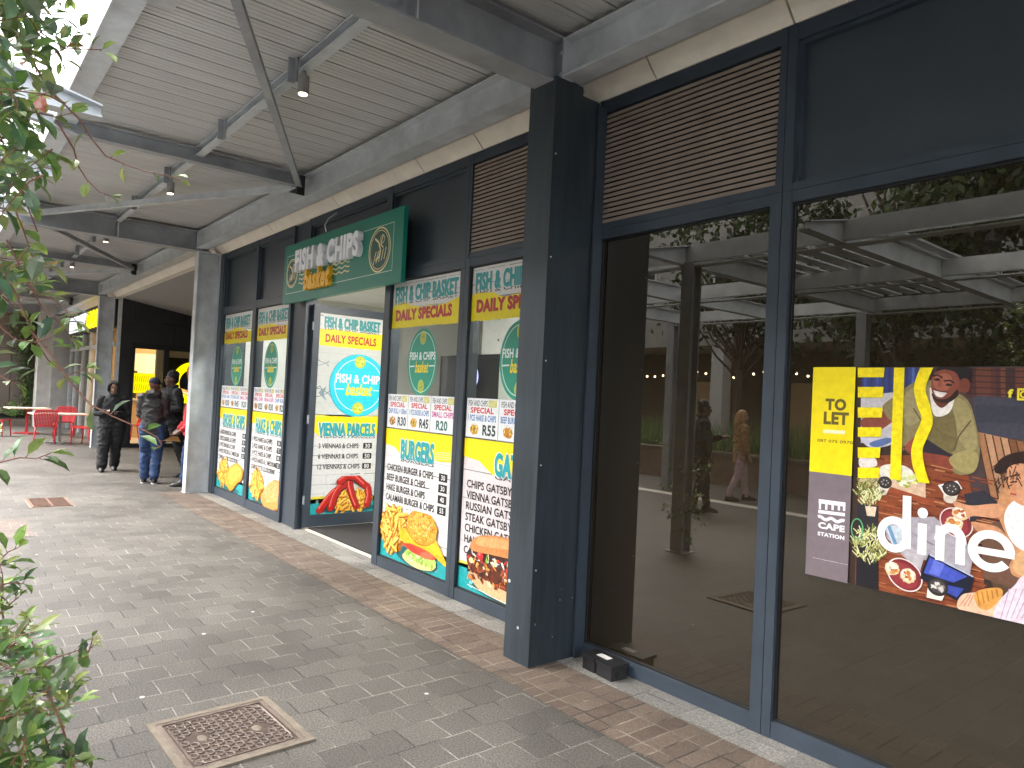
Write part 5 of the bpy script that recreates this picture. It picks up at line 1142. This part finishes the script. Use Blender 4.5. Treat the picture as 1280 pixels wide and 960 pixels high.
    # shoes
    for an, sx in ((fR, -1), (fL, 1)):
        b = MB(); x, y = an.x, an.y
        b.loft([(x, y-.055, .0, .044, .135), (x, y-.055, .02, .049, .142), (x, y-.045, .05, .046, .125), (x, y-.005, .08, .042, .075), (x, y+.012, .12, .040, .052)], 16)
        o = obj('shoe', fuse(b, .009, 3), M[shoe_m], t, local=True, smooth=True)
        if shoe_m == 'striped':
            for kk_ in range(3): obj('shoe_stripe', MB().box(x-.052, x+.052, y-.10+kk_*.035, y-.083+kk_*.035, .03, .062), M['white'], o, local=True)
        b = MB(); b.loft([(x, y-.055, -.0005, .047, .139), (x, y-.055, .018, .0515, .1455)], 18); obj('sole', b, M['white' if shoe_m == 'striped' else 'black'], o, local=True)
    # hair or cap
    if head == 'cap':
        b = MB(); b.ball(hp_(0, .012, .05), (.083*k, .102*k, .078*k), 16, hr); b.loft([(0, 0, 0, .001, .001), (0, 0, .001, .001, .001)], 4)
        o = obj('cap', fuse(b, .009, 2), M[head_m], t, local=True, smooth=True)
        b = MB(); q = [(-.068, -.07, .052), (-.055, -.13, .042), (0, -.155, .038), (.055, -.13, .042), (.068, -.07, .052)]
        b.prism([hp_(*p) for p in q], V((0, 0, 0)), V((0, 0, .007))); obj('cap_peak', b, M[head_m], o, local=True)
    elif head == 'short':
        b = MB(); b.ball(hp_(0, .022, .058), (.082*k, .094*k, .080*k), 16, hr); b.ball(hp_(0, .06, .0), (.072*k, .055*k, .075*k), 12, hr)
        rq = random.Random(3)
        for i in range(26):
            a, e = rq.uniform(0, 6.28), rq.uniform(.35, 1.5); b.ball(hp_(.078*math.cos(a)*math.cos(e), .022+.09*math.sin(a)*math.cos(e), .06+.082*math.sin(e)), (.022*k, .022*k, .020*k), 6)
        obj('hair', fuse(b, .009, 2), M[head_m or 'hair'], t, local=True, smooth=True)
    elif head == 'long':
        b = MB(); b.ball(hp_(0, .02, .045), (.086*k, .10*k, .09*k), 16, hr)
        b.capsule([hp_(0, .07, .02), hp_(0, .10, -.15), hp_(0, .11, -.32)], [.075*k, .085*k, .05*k], 12)
        for sx in (-1, 1): b.capsule([hp_(sx*.07, .02, .02), hp_(sx*.085, .02, -.16)], [.035*k, .03*k], 8)
        obj('hair', fuse(b, .011, 3), M[head_m or 'hair'], t, local=True, smooth=True)
    return t
M['striped'] = M['shoe']
# woman in the hood holding a phone
p = atz(136, 588, 0)
w1 = person('woman in a loose black hoodie with the hood up, looking at the camera', (p.x, p.y), R(80), 1.60, 'hoodie', 'blackcloth', 'charcoalcloth', 'skin2', girth=1.16, legw=1.55,
    feet=((-.12, -.17), (.08, .10)), arms=(((-.275, -.02, 1.10), (-.08, -.24, 1.16)), ((.275, -.04, 1.08), (.08, -.25, 1.13))), headyaw=R(4), head='hood')
b = MB(); b.prism([V(q) for q in ((-.035, 0, -.07), (.035, 0, -.07), (.035, 0, .07), (-.035, 0, .07))], V((0, 0, 0)), V((0, .009, 0)))
ph = obj('mobile_phone', b, M['phone'], base=(0, 0, -.07)); tag(ph, 'dark phone held by the hooded woman in front of her chest', 'phone')
ph.location = w1.matrix_basis @ V((-.005, -.345, 1.03)); ph.rotation_euler = (R(35), 0, R(80))
# man in the navy cap, back to the camera
p = atz(186, 604, 0)
person('man in navy cap, dark padded jacket and blue jeans, back to the camera', (p.x, p.y), R(-112), 1.71, 'puffer', 'puffer', 'jeans', 'skin', 'striped', girth=.88, legw=1.2,
    feet=((-.085, .05), (.085, -.04)), arms=(((-.19, -.04, 1.12), (-.10, -.22, 1.0)), ((.19, -.04, 1.12), (.10, -.22, 1.0))), headyaw=R(-35), headpitch=R(10), head='cap', head_m='navy')
# tall man in black
p = atz(211, 596, 0)
tm = person('tall man with short black hair and goatee in an all black outfit, mid stride', (p.x, p.y), R(14), 1.83, 'jacket', 'blackcloth', 'charcoalcloth', 'skin', girth=1.14, legw=1.22,
    feet=((-.10, -.22), (.11, .24)), knees=((0, -.03, 0), (0, .02, 0)), arms=(((-.27, -.02, 1.13), (-.10, -.26, 1.14)), ((.27, -.02, 1.13), (.08, -.26, 1.10))), headyaw=R(-25), head='short', lean=-.03)
# person in the red jacket behind the steel column
p = atz(238, 609, 0)
person('person in a red jacket and dark jeans, mostly hidden behind the steel column', (p.x, p.y), R(-10), 1.66, 'jacket', 'redcloth', 'jeans', 'skin', girth=1.15,
    feet=((-.10, -.10), (.10, .08)), arms=(((-.30, -.05, 1.12), (-.22, -.22, .93)), ((.29, .0, 1.12), (.2, -.2, .95))), head='short')
# two passers-by on the plaza, seen in the tinted glass
person('woman with long fair hair, tan jacket and pale pink trousers walking on the plaza', (-7.55, -4.75), R(39), 1.65, 'long', 'tan', 'pink', 'skinpale', feet=((-.09, -.16), (.09, .20)), head='long', head_m='blonde')
bm_ = person('man in dark clothes holding out a phone, a tan shoulder bag at his side', (-6.95, -2.75), R(45), 1.76, 'jacket', 'charcoalcloth', 'blackcloth', 'skin', feet=((-.09, -.12), (.09, .12)), arms=(((-.27, -.06, 1.12), (-.14, -.32, 1.18)), ((.26, .02, 1.12), (.22, -.08, .9))), head='short')
t = thing('shoulder_bag', 'tan and black shoulder bag hanging at the hip of the man in dark clothes', 'bag', bm_.matrix_basis @ V((-.30, .0, .62)), R(45))
b = MB(); b.prism([V(q) for q in ((-.09, -.2, 0), (.09, -.2, 0), (.09, .2, 0), (-.09, .2, 0))], V((0, 0, 0)), V((0, 0, .36))); obj('bag_body', b, M['bag'], t, local=True, bevel=.03)
b = MB(); b.box(-.095, .095, -.205, .205, .02, .09); b.box(-.094, .094, -.12, .12, .15, .28); obj('bag_panel', b, M['black'], t, local=True)
b = MB(); b.tube([(.02, -.15, .35), (.12, -.06, .72), (.2, .05, .80), (.12, .1, .72), (.02, .15, .35)], .014, 6); obj('strap', b, M['black'], t, local=True)

# ------------------------------------------------------------ leaves
def leaf(b, base, d, up, L, W, col):
    d = d.normalized(); s = d.cross(up); s = s.normalized() if s.length > 1e-4 else d.orthogonal().normalized(); n = s.cross(d)
    m = [base+d*L*t+n*L*c for t, c in ((0, 0), (.38, .05), (.72, .04), (1, -.05))]
    l = [m[1]+s*W*.52+n*W*.14, m[2]+s*W*.44+n*W*.12]; r = [m[1]-s*W*.52+n*W*.14, m[2]-s*W*.44+n*W*.12]
    c2 = tuple(x*1.12 for x in col)
    b.poly([m[0], m[1], l[0]], col); b.poly([m[1], m[2], l[1], l[0]], col); b.poly([m[2], m[3], l[1]], col)
    b.poly([m[0], r[0], m[1]], c2); b.poly([m[1], r[0], r[1], m[2]], c2); b.poly([m[2], r[1], m[3]], c2)
GREENS = [(.088, .155, .046), (.115, .190, .050), (.070, .122, .044), (.150, .230, .064), (.108, .172, .076), (.172, .245, .095), (.098, .160, .092)]
YOUNG = [(.20, .29, .07), (.27, .31, .10), (.24, .34, .09)]; OLD = [(.22, .12, .03), (.26, .10, .05)]
def rvec(r): 
    while True:
        v = V((r.uniform(-1, 1), r.uniform(-1, 1), r.uniform(-1, 1)))
        if .05 < v.length < 1: return v.normalized()
def twig(fb, sb, pts, r, nl, L, rad=.0022, young=.1, spread=.9, tipn=2):
    L *= PS; rad *= PS
    pts = [V(p) for p in pts]; n = len(pts)
    sb.tube(pts, [rad*(1-.6*i/(n-1)) for i in range(n)], 5)
    tot = n-1
    for i in range(nl):
        f = (i+.5+r.uniform(-.3, .3))/nl*tot; j = min(int(f), tot-1); p = pts[j].lerp(pts[j+1], f-j); ax = (pts[j+1]-pts[j]).normalized()
        o = rvec(r); o = (o-ax*o.dot(ax)).normalized(); d = ax*r.uniform(.2, .7)+o*spread+V((0, 0, r.uniform(-.25, .15)))
        c = r.choice(YOUNG if r.random() < young+.25*(f/tot > .85) else (OLD if r.random() < .012 else GREENS)); k = r.uniform(.7, 1.15)
        sb.tube([p, p+d.normalized()*L*.14], rad*.5, 4)
        leaf(fb, p+d.normalized()*L*.13, d, rvec(r)*.5+V((0, 0, 1)), L*k, L*k*r.uniform(.40, .52), tuple(x*r.uniform(.85, 1.2) for x in c))
    ax = (pts[-1]-pts[-2]).normalized()
    for i in range(tipn): leaf(fb, pts[-1], ax+rvec(r)*.55, rvec(r)*.5+V((0, 0, 1)), L*r.uniform(.5, .9), L*.3, r.choice(YOUNG))
PS = 1
def grow(r, p, d, L, n=5, droop=.25, wob=.25):
    L *= PS
    out = [V(p)]; d = d.normalized()
    for i in range(n): d = (d+rvec(r)*wob+V((0, 0, -droop))).normalized(); out.append(out[-1]+d*L/n)
    return out
def px_poly_in(x, y, env):   # env: list of (y, xmax)
    for (y0, a), (y1, c) in zip(env, env[1:]):
        if y0 <= y <= y1: return x < a+(c-a)*(y-y0)/(y1-y0)
    return False
# climbing plant on its post beside the camera: hanging upper growth
r = random.Random(21)
PS = .72
cl = thing('climbing_vine', 'leafy green climbing vine hanging into the left of the view beneath the canopy gap', 'plant', (-1.22, -.12, 0))
fb, sb = MB(), MB()
env = [(-200, 165), (0, 112), (60, 84), (120, 70), (200, 62), (260, 52), (320, 40), (350, 22), (380, 12)]
cnt = 0
while cnt < 225:
    x, y = r.uniform(-210, 110), r.uniform(-190, 360)
    if not px_poly_in(x+14, y, env): continue
    cnt += 1; D = r.uniform(1.25, 2.15)*PS; p = atd(x, y, D)
    out = V((.2, .35, 0))+rvec(r)*.8
    twig(fb, sb, grow(r, p-out.normalized()*.06, out, r.uniform(.09, .17), 4), r, r.randint(6, 10), r.uniform(.048, .066), .0018)
def pxtwig(L, D0, D1, nl, LL, young=.3, rad=.0022, sp_=.9, tipn=2):
    n = len(L); twig(fb, sb, [atd(x, y, (D0+(D1-D0)*i/(n-1))*PS) for i, (x, y) in enumerate(L)], r, nl, LL, rad, young, sp_, tipn)
pxtwig([(20, 40), (60, 110), (98, 148), (112, 170), (132, 195), (155, 205), (180, 214), (205, 218), (226, 226)], 1.5, 1.7, 7, .04, .6, .0026)
pxtwig([(70, 150), (92, 186), (98, 208), (108, 224), (124, 240), (140, 246)], 1.55, 1.65, 4, .034, .7, .0024, .9, 6)
pxtwig([(5, 130), (40, 140), (70, 146), (96, 140)], 1.5, 1.6, 6, .05, .4); pxtwig([(30, 60), (60, 70), (84, 60), (100, 34)], 1.6, 1.6, 6, .05, .3); pxtwig([(50, 40), (80, 60), (110, 62), (128, 62)], 1.55, 1.6, 5, .048, .4)
pxtwig([(0, 330), (22, 372), (40, 415), (62, 442), (88, 478), (112, 505), (140, 520), (170, 533), (196, 546), (202, 556), (198, 560)], 1.45, 1.5, 9, .052, .35, .0024, 1.0, 1)
pxtwig([(8, 300), (34, 350), (52, 384), (78, 408), (90, 424)], 1.5, 1.55, 9, .05, .2); pxtwig([(-10, 400), (20, 425), (48, 428), (66, 420)], 1.45, 1.5, 8, .052, .2); pxtwig([(20, 330), (46, 366), (70, 376), (96, 402)], 1.6, 1.6, 7, .048, .2)
pxtwig([(40, 420), (60, 450), (84, 470), (108, 460)], 1.55, 1.6, 7, .046, .3); pxtwig([(-20, 585), (0, 578), (24, 572), (46, 573), (64, 566)], 1.45, 1.5, 6, .052, .05); pxtwig([(-30, 440), (0, 470), (20, 480)], 1.5, 1.5, 5, .05, .1)
pxtwig([(10, 240), (30, 290), (40, 320), (52, 340)], 1.6, 1.6, 8, .052, .1)
for i in range(9):   # main hanging stems
    a = V((-1.22+r.uniform(-.2, .15), -.02+r.uniform(-.1, .1), 2.7)); q = atd(r.uniform(-60, 50), r.uniform(150, 330), r.uniform(1.4, 2.0)*PS)
    sb.tube([a, a.lerp(q, .35)+rvec(r)*.06, a.lerp(q, .7)+rvec(r)*.05, q], [.004, .003, .0022, .0014], 6)
sb.tube([(-1.22, -.16, 0), (-1.25, -.17, .8), (-1.2, -.16, 1.7), (-1.22, -.10, 2.7)], [.016, .013, .010, .007], 8)
obj('foliage', fb, M['leaf'], cl); obj('stem', sb, M['stem'], cl)
# lower shrub
sr = thing('leafy_shrub', 'dense green leafy shrub in the lower left corner beside the paving', 'plant', (-1.25, .0, 0))
fb, sb = MB(), MB()
env = [(690, 6), (740, 12), (780, 30), (830, 62), (880, 78), (930, 88), (960, 98), (1200, 140), (1500, 150)]
cnt = 0
while cnt < 520:
    x, y = r.uniform(-190, 130), r.uniform(700, 1400)
    if not px_poly_in(x+8, y, env): continue
    cnt += 1; D = r.uniform(1.15, 1.75)*PS; p = atd(x, y, D); p.z = max(p.z, .12)
    out = V((.25, .45, .5))+rvec(r)*.8
    twig(fb, sb, grow(r, p-out.normalized()*.07, out, r.uniform(.09, .16), 4, -.05), r, r.randint(6, 9), r.uniform(.040, .056), .002)
pxtwig([(60, 850), (78, 836), (92, 828), (104, 820), (116, 808)], 1.45, 1.5, 9, .038, .35); pxtwig([(50, 835), (70, 822), (88, 816), (100, 812)], 1.4, 1.5, 7, .042, .15); pxtwig([(108, 822), (114, 806), (116, 796)], 1.5, 1.5, 3, .03, .9)
pxtwig([(60, 895), (76, 885), (88, 872), (92, 866)], 1.45, 1.5, 6, .04, .15); pxtwig([(55, 870), (66, 850), (76, 842), (98, 848)], 1.5, 1.5, 6, .036, .2); pxtwig([(-6, 705), (4, 696), (10, 690), (24, 684)], 1.5, 1.5, 4, .05, .3, .0022, .7, 1); pxtwig([(-10, 740), (6, 730), (14, 728), (30, 730)], 1.5, 1.5, 6, .044, .1)
pxtwig([(-5, 770), (8, 760), (16, 752), (24, 746)], 1.5, 1.5, 5, .036, .3); pxtwig([(20, 800), (30, 786), (38, 776), (34, 770)], 1.5, 1.5, 5, .03, .6); pxtwig([(80, 960), (92, 945), (98, 930), (104, 940)], 1.45, 1.5, 6, .046, .1); pxtwig([(10, 810), (24, 800), (34, 796), (42, 804)], 1.4, 1.4, 7, .045, .1)
for i in range(16): q = atd(r.uniform(-150, 60), r.uniform(830, 1000), r.uniform(1.2, 1.6)*PS); a = V((-1.25+r.uniform(-.1, .1), .0+r.uniform(-.1, .1), .0)); sb.tube([a, a.lerp(q, .5)+rvec(r)*.06, q], [.009, .006, .003], 6)
obj('foliage', fb, M['leaf'], sr); obj('stem', sb, M['stem'], sr)
PS = 1
# ivy on the far wall and low plants in the bed
iv = thing('ivy', 'dark green ivy climbing the wall joint beside the grey concrete pier', 'plant', (-28.5, 2.45, .2))
fb, sb = MB(), MB()
for i in range(1500):
    z = r.uniform(.3, 4.7); p = V((-28.85+r.uniform(0, .32), 2.42+.10*math.sin(z*1.7)+r.gauss(0, .17), z)); d = V((1, r.uniform(-1, .6), r.uniform(-1, .6)))
    if p.y > 2.62: p.x = -28.2+r.uniform(.5, .65)*.0-.35
    leaf(fb, p, d, V((1, 0, .6))+rvec(r)*.6, r.uniform(.07, .12), r.uniform(.05, .09), tuple(x*r.uniform(.6, 1.1) for x in r.choice(GREENS)))
for i in range(5): sb.tube([(-28.85, 2.3+i*.08, .22), (-28.82, 2.35+i*.06, 2), (-28.85, 2.3+i*.09, 4.4)], .012, 5)
obj('foliage', fb, M['leaf'], iv); obj('stem', sb, M['stem'], iv)
for i, y in enumerate((2.1, 1.5, .8, -.2, -1.4)):
    lt = thing('bedding_plant', ['bright green bushy plant at the pier end of the planting bed', 'small green plant second along the planting bed from the ivy', 'low green plant behind the red pedestal table', 'green plant in the bed behind the leftmost red chair', 'green plant in the bed beyond the left photo edge'][i], 'plant', (-28.6, y, .24))
    fb = MB()
    for k in range(170):
        d = rvec(r); d.z = abs(d.z)+.2; leaf(fb, V((0, 0, .05))+V((d.x*.28, d.y*.3, d.z*.38))*r.random(), d, V((0, 0, 1))+rvec(r)*.5, r.uniform(.08, .14), r.uniform(.03, .05), tuple(x*1.4 for x in r.choice(GREENS+YOUNG[:1])))
    obj('foliage', fb, M['leaf'], lt, local=True)

# ------------------------------------------------------------ across the plaza: pergola, planter, trees, building (the glass mirrors them)
pg = thing('steel_pergola', 'open steel pergola, roof gapped to pass light, with tapered beam ends across the walkway, mirrored in the tinted windows', 'canopy', (-2, -2.2, 0))
PZ = 3.34
for k in range(9):
    b = MB(); x = 5.85-k*1.85
    zb, ze, zt = PZ-.04, PZ-.03, PZ+.2
    b.prism([V(q) for q in ((0, .06, zb+.012), (0, .75, ze+.012), (0, .75, ze+.07), (0, .06, zt-.012))], V((x-.006, 0, 0)), V((x+.006, 0, 0)))
    b.prism([V(q) for q in ((0, .06, zb), (0, .75, ze), (0, .75, ze+.012), (0, .06, zb+.012))], V((x-.06, 0, 0)), V((x+.06, 0, 0)))
    b.prism([V(q) for q in ((0, .06, zt-.012), (0, .75, ze+.07), (0, .75, ze+.082), (0, .06, zt))], V((x-.06, 0, 0)), V((x+.06, 0, 0)))
    ibeam_y(b, x, -5.0, -.021, zb, zt, .12); obj('cross_beam', b, M['galv'], pg)
for y in (-.02, -2.4, -4.85): obj('long_beam', MB().box(-9.4, 6.5, y, y+.08, PZ+.003, PZ+.197).box(-9.4, 6.5, y-.03, y+.11, PZ-.058, PZ-.044), M['galv'], pg)
b = MB()
x = -5.3
while x < 6.5:
    if not (-3.3 < x < -1.6): b.box(x, x+.17, -4.8, -.1, PZ+.225, PZ+.245)
    x += .27
obj('roof_slats', b, M['galv'], pg)  # slats spaced apart and partly left out to let more light down
for x, y in ((-5.14, .0), (.55, .0), (-9.2, -4.8), (-5.4, -4.8), (.3, -4.8), (5.9, -4.8)):
    b = MB(); b.box(x-.08, x+.08, y-.012, y+.0, 0, PZ-.02); b.box(x-.08, x+.08, y+.14, y+.152, 0, PZ-.02); b.box(x-.006, x+.006, y, y+.14, 0, PZ-.02); b.box(x-.12, x+.12, y-.05, y+.19, 0, .012); obj('column', b, M['galv_dark'], pg)
# sparse climber at the foot of the mirrored column
r = random.Random(9)
cp = thing('column_climber', 'sparse climbing plant at the foot of the pergola column mirrored in the window', 'plant', (-5.05, .1, 0)); fb, sb = MB(), MB()
for i in range(26): twig(fb, sb, grow(r, V((-5.05+r.uniform(-.25, .2), .1+r.uniform(-.2, .15), r.uniform(.05, 1.25)**1)), rvec(r)+V((0, 0, .5)), .3, 5, 0), r, 9, .06)
obj('foliage', fb, M['leaf'], cp); obj('stem', sb, M['stem'], cp)
pw = thing('planter_wall', 'low brick planter wall with a pale coping along the far side of the plaza', 'wall', (-12, -6.9, 0))
b = MB(); b.box(-34, 8, -7.2, -6.85, 0, .62); obj('brick_face', b, M['planter'], pw); b = MB(); b.box(-34, 8, -7.25, -6.80, .62, .70); obj('coping', b, M['concrete'], pw)
b = MB(); b.poly([(-34, -13, .6), (8, -13, .6), (8, -7.2, .6), (-34, -7.2, .6)]); tag(obj('planter_soil', b, M['soil'], base=(0, 0, 0)), 'dark soil filling the long planter under the trees', 'soil', kind='structure')
b = MB()
for i in range(9000):
    x, y = r.uniform(-26, 6), -7.25-abs(r.gauss(0, .7)); h = r.uniform(.35, .95); a = r.uniform(0, 6.28); w_ = .018; lx, ly = r.gauss(0, .18), r.gauss(0, .18); c = r.choice(GREENS+YOUNG[:1])
    b.poly([(x-w_*math.cos(a), y-w_*math.sin(a), .6), (x+w_*math.cos(a), y+w_*math.sin(a), .6), (x+lx, y+ly, .6+h)], tuple(q*1.25 for q in c))
tag(obj('grass', b, M['grass'], base=(0, 0, 0)), 'tall green grass growing in the long planter under the trees', 'grass', kind='stuff')
def tree(label, x, y, h, cw, n, seed, z0=2.6):
    q = random.Random(seed); t = thing('broadleaf_tree', label, 'tree', (x, y, .6), 0, 'trees in the planter across the plaza'); sb, fb = MB(), MB()
    sb.tube([(0, 0, 0), (.08, .03, h*.25), (-.05, .05, h*.5), (.1, 0, h*.8)], [.17, .14, .10, .04], 9)
    cl_ = []
    for i in range(34):
        a = q.uniform(0, 6.28); zz = q.uniform(z0, h); rr_ = cw*math.sqrt(q.random())*(1-.5*abs((zz-z0)/(h-z0)-.45)); c = V((rr_*math.cos(a), rr_*math.sin(a), zz)); cl_.append((c, q.uniform(.45, .95)))
        s0 = V((.05, .03, max(.6, zz*.55))); sb.tube([s0, s0.lerp(c, .5)+rvec(q)*.15, c], [.045, .028, .012], 5)
    for i in range(n):
        c, s_ = q.choice(cl_); p = c+V((q.gauss(0, s_*.5), q.gauss(0, s_*.5), q.gauss(0, s_*.42))); col_ = tuple(.45*v for v in q.choice(GREENS)); d = rvec(q)-V((0, 0, .4)); L = q.uniform(.14, .24); s2 = d.cross(rvec(q)).normalized()*L*.28; d = d.normalized()
        fb.poly([p, p+d*L*.5+s2, p+d*L, p+d*L*.5-s2], tuple(v*q.uniform(.7, 1.15) for v in col_))
    obj('trunk', sb, M['bark'], t, local=True); obj('crown', fb, M['treeleaf'], t, local=True)
for i, a in enumerate(((-18.5, -9.6, 7.5, 2.6), (-10.6, -9.2, 7.2, 2.2), (-6.6, -8.8, 9.0, 2.7), (-3.3, -9.4, 9.5, 2.8), (-.2, -9.0, 9.5, 2.8), (3.4, -9.4, 9.5, 2.8))):
    tree(['wide tree with hanging foliage at the far left end of the planter', 'slim tree in the planter before the pale building, mirrored left in the glass', 'tall dense tree mirrored behind the woman in the tan jacket', 'tall dark tree mirrored above the TO LET poster', 'tall dense tree mirrored at the right of the tinted window', 'tall tree at the right end of the planter, outside the mirrored view'][i], *a, 4500 if i < 2 else 14000, 40+i, 2.2 if i > 1 else 3.0)
ob = thing('arcade_building', 'pale building with a shaded arcade and warm string lights beyond the trees', 'building', (-16, -17.5, 0))
b = MB(); b.box(-48, 8, -26, -15.5, 4.0, 14); obj('wall', b, M['greywall'], ob)
b = MB(); b.box(-48, 8, -26, -19, 0, 4.0); obj('arcade_back', b, M['brownwall'], ob)
for x in range(-46, 8, 6): b = MB(); b.box(x, x+.5, -16.1, -15.55, 0, 4.0); obj('column', b, M['whitewall'], ob)
for x in range(-44, 6, 4):
    for z in (5.6, 9.0): b = MB(); b.box(x, x+1.3, -15.53, -15.46, z, z+1.5); o = obj('window', b, M['white'], ob); b = MB(); b.box(x+.08, x+1.22, -15.459, -15.45, z+.08, z+1.42); obj('pane', b, M['winglass'], o)
for x in range(-30, -4, 5): b = MB(); b.box(x, x+1.6, -18.99, -18.9, .2, 2.8); obj('lit_doorway', b, M['woodlit'], ob)  # warm lit look comes from the pine colour alone, nothing emits
b = MB()
for i in range(70): x = -30+i*.42; b.ball((x, -16.6, 3.0+.12*math.sin(i*.7)), (.045, .045, .045), 6)
sl = tag(obj('string_lights', b, M['bulb']), 'row of small warm bulbs strung along the arcade of the pale building', 'string lights')
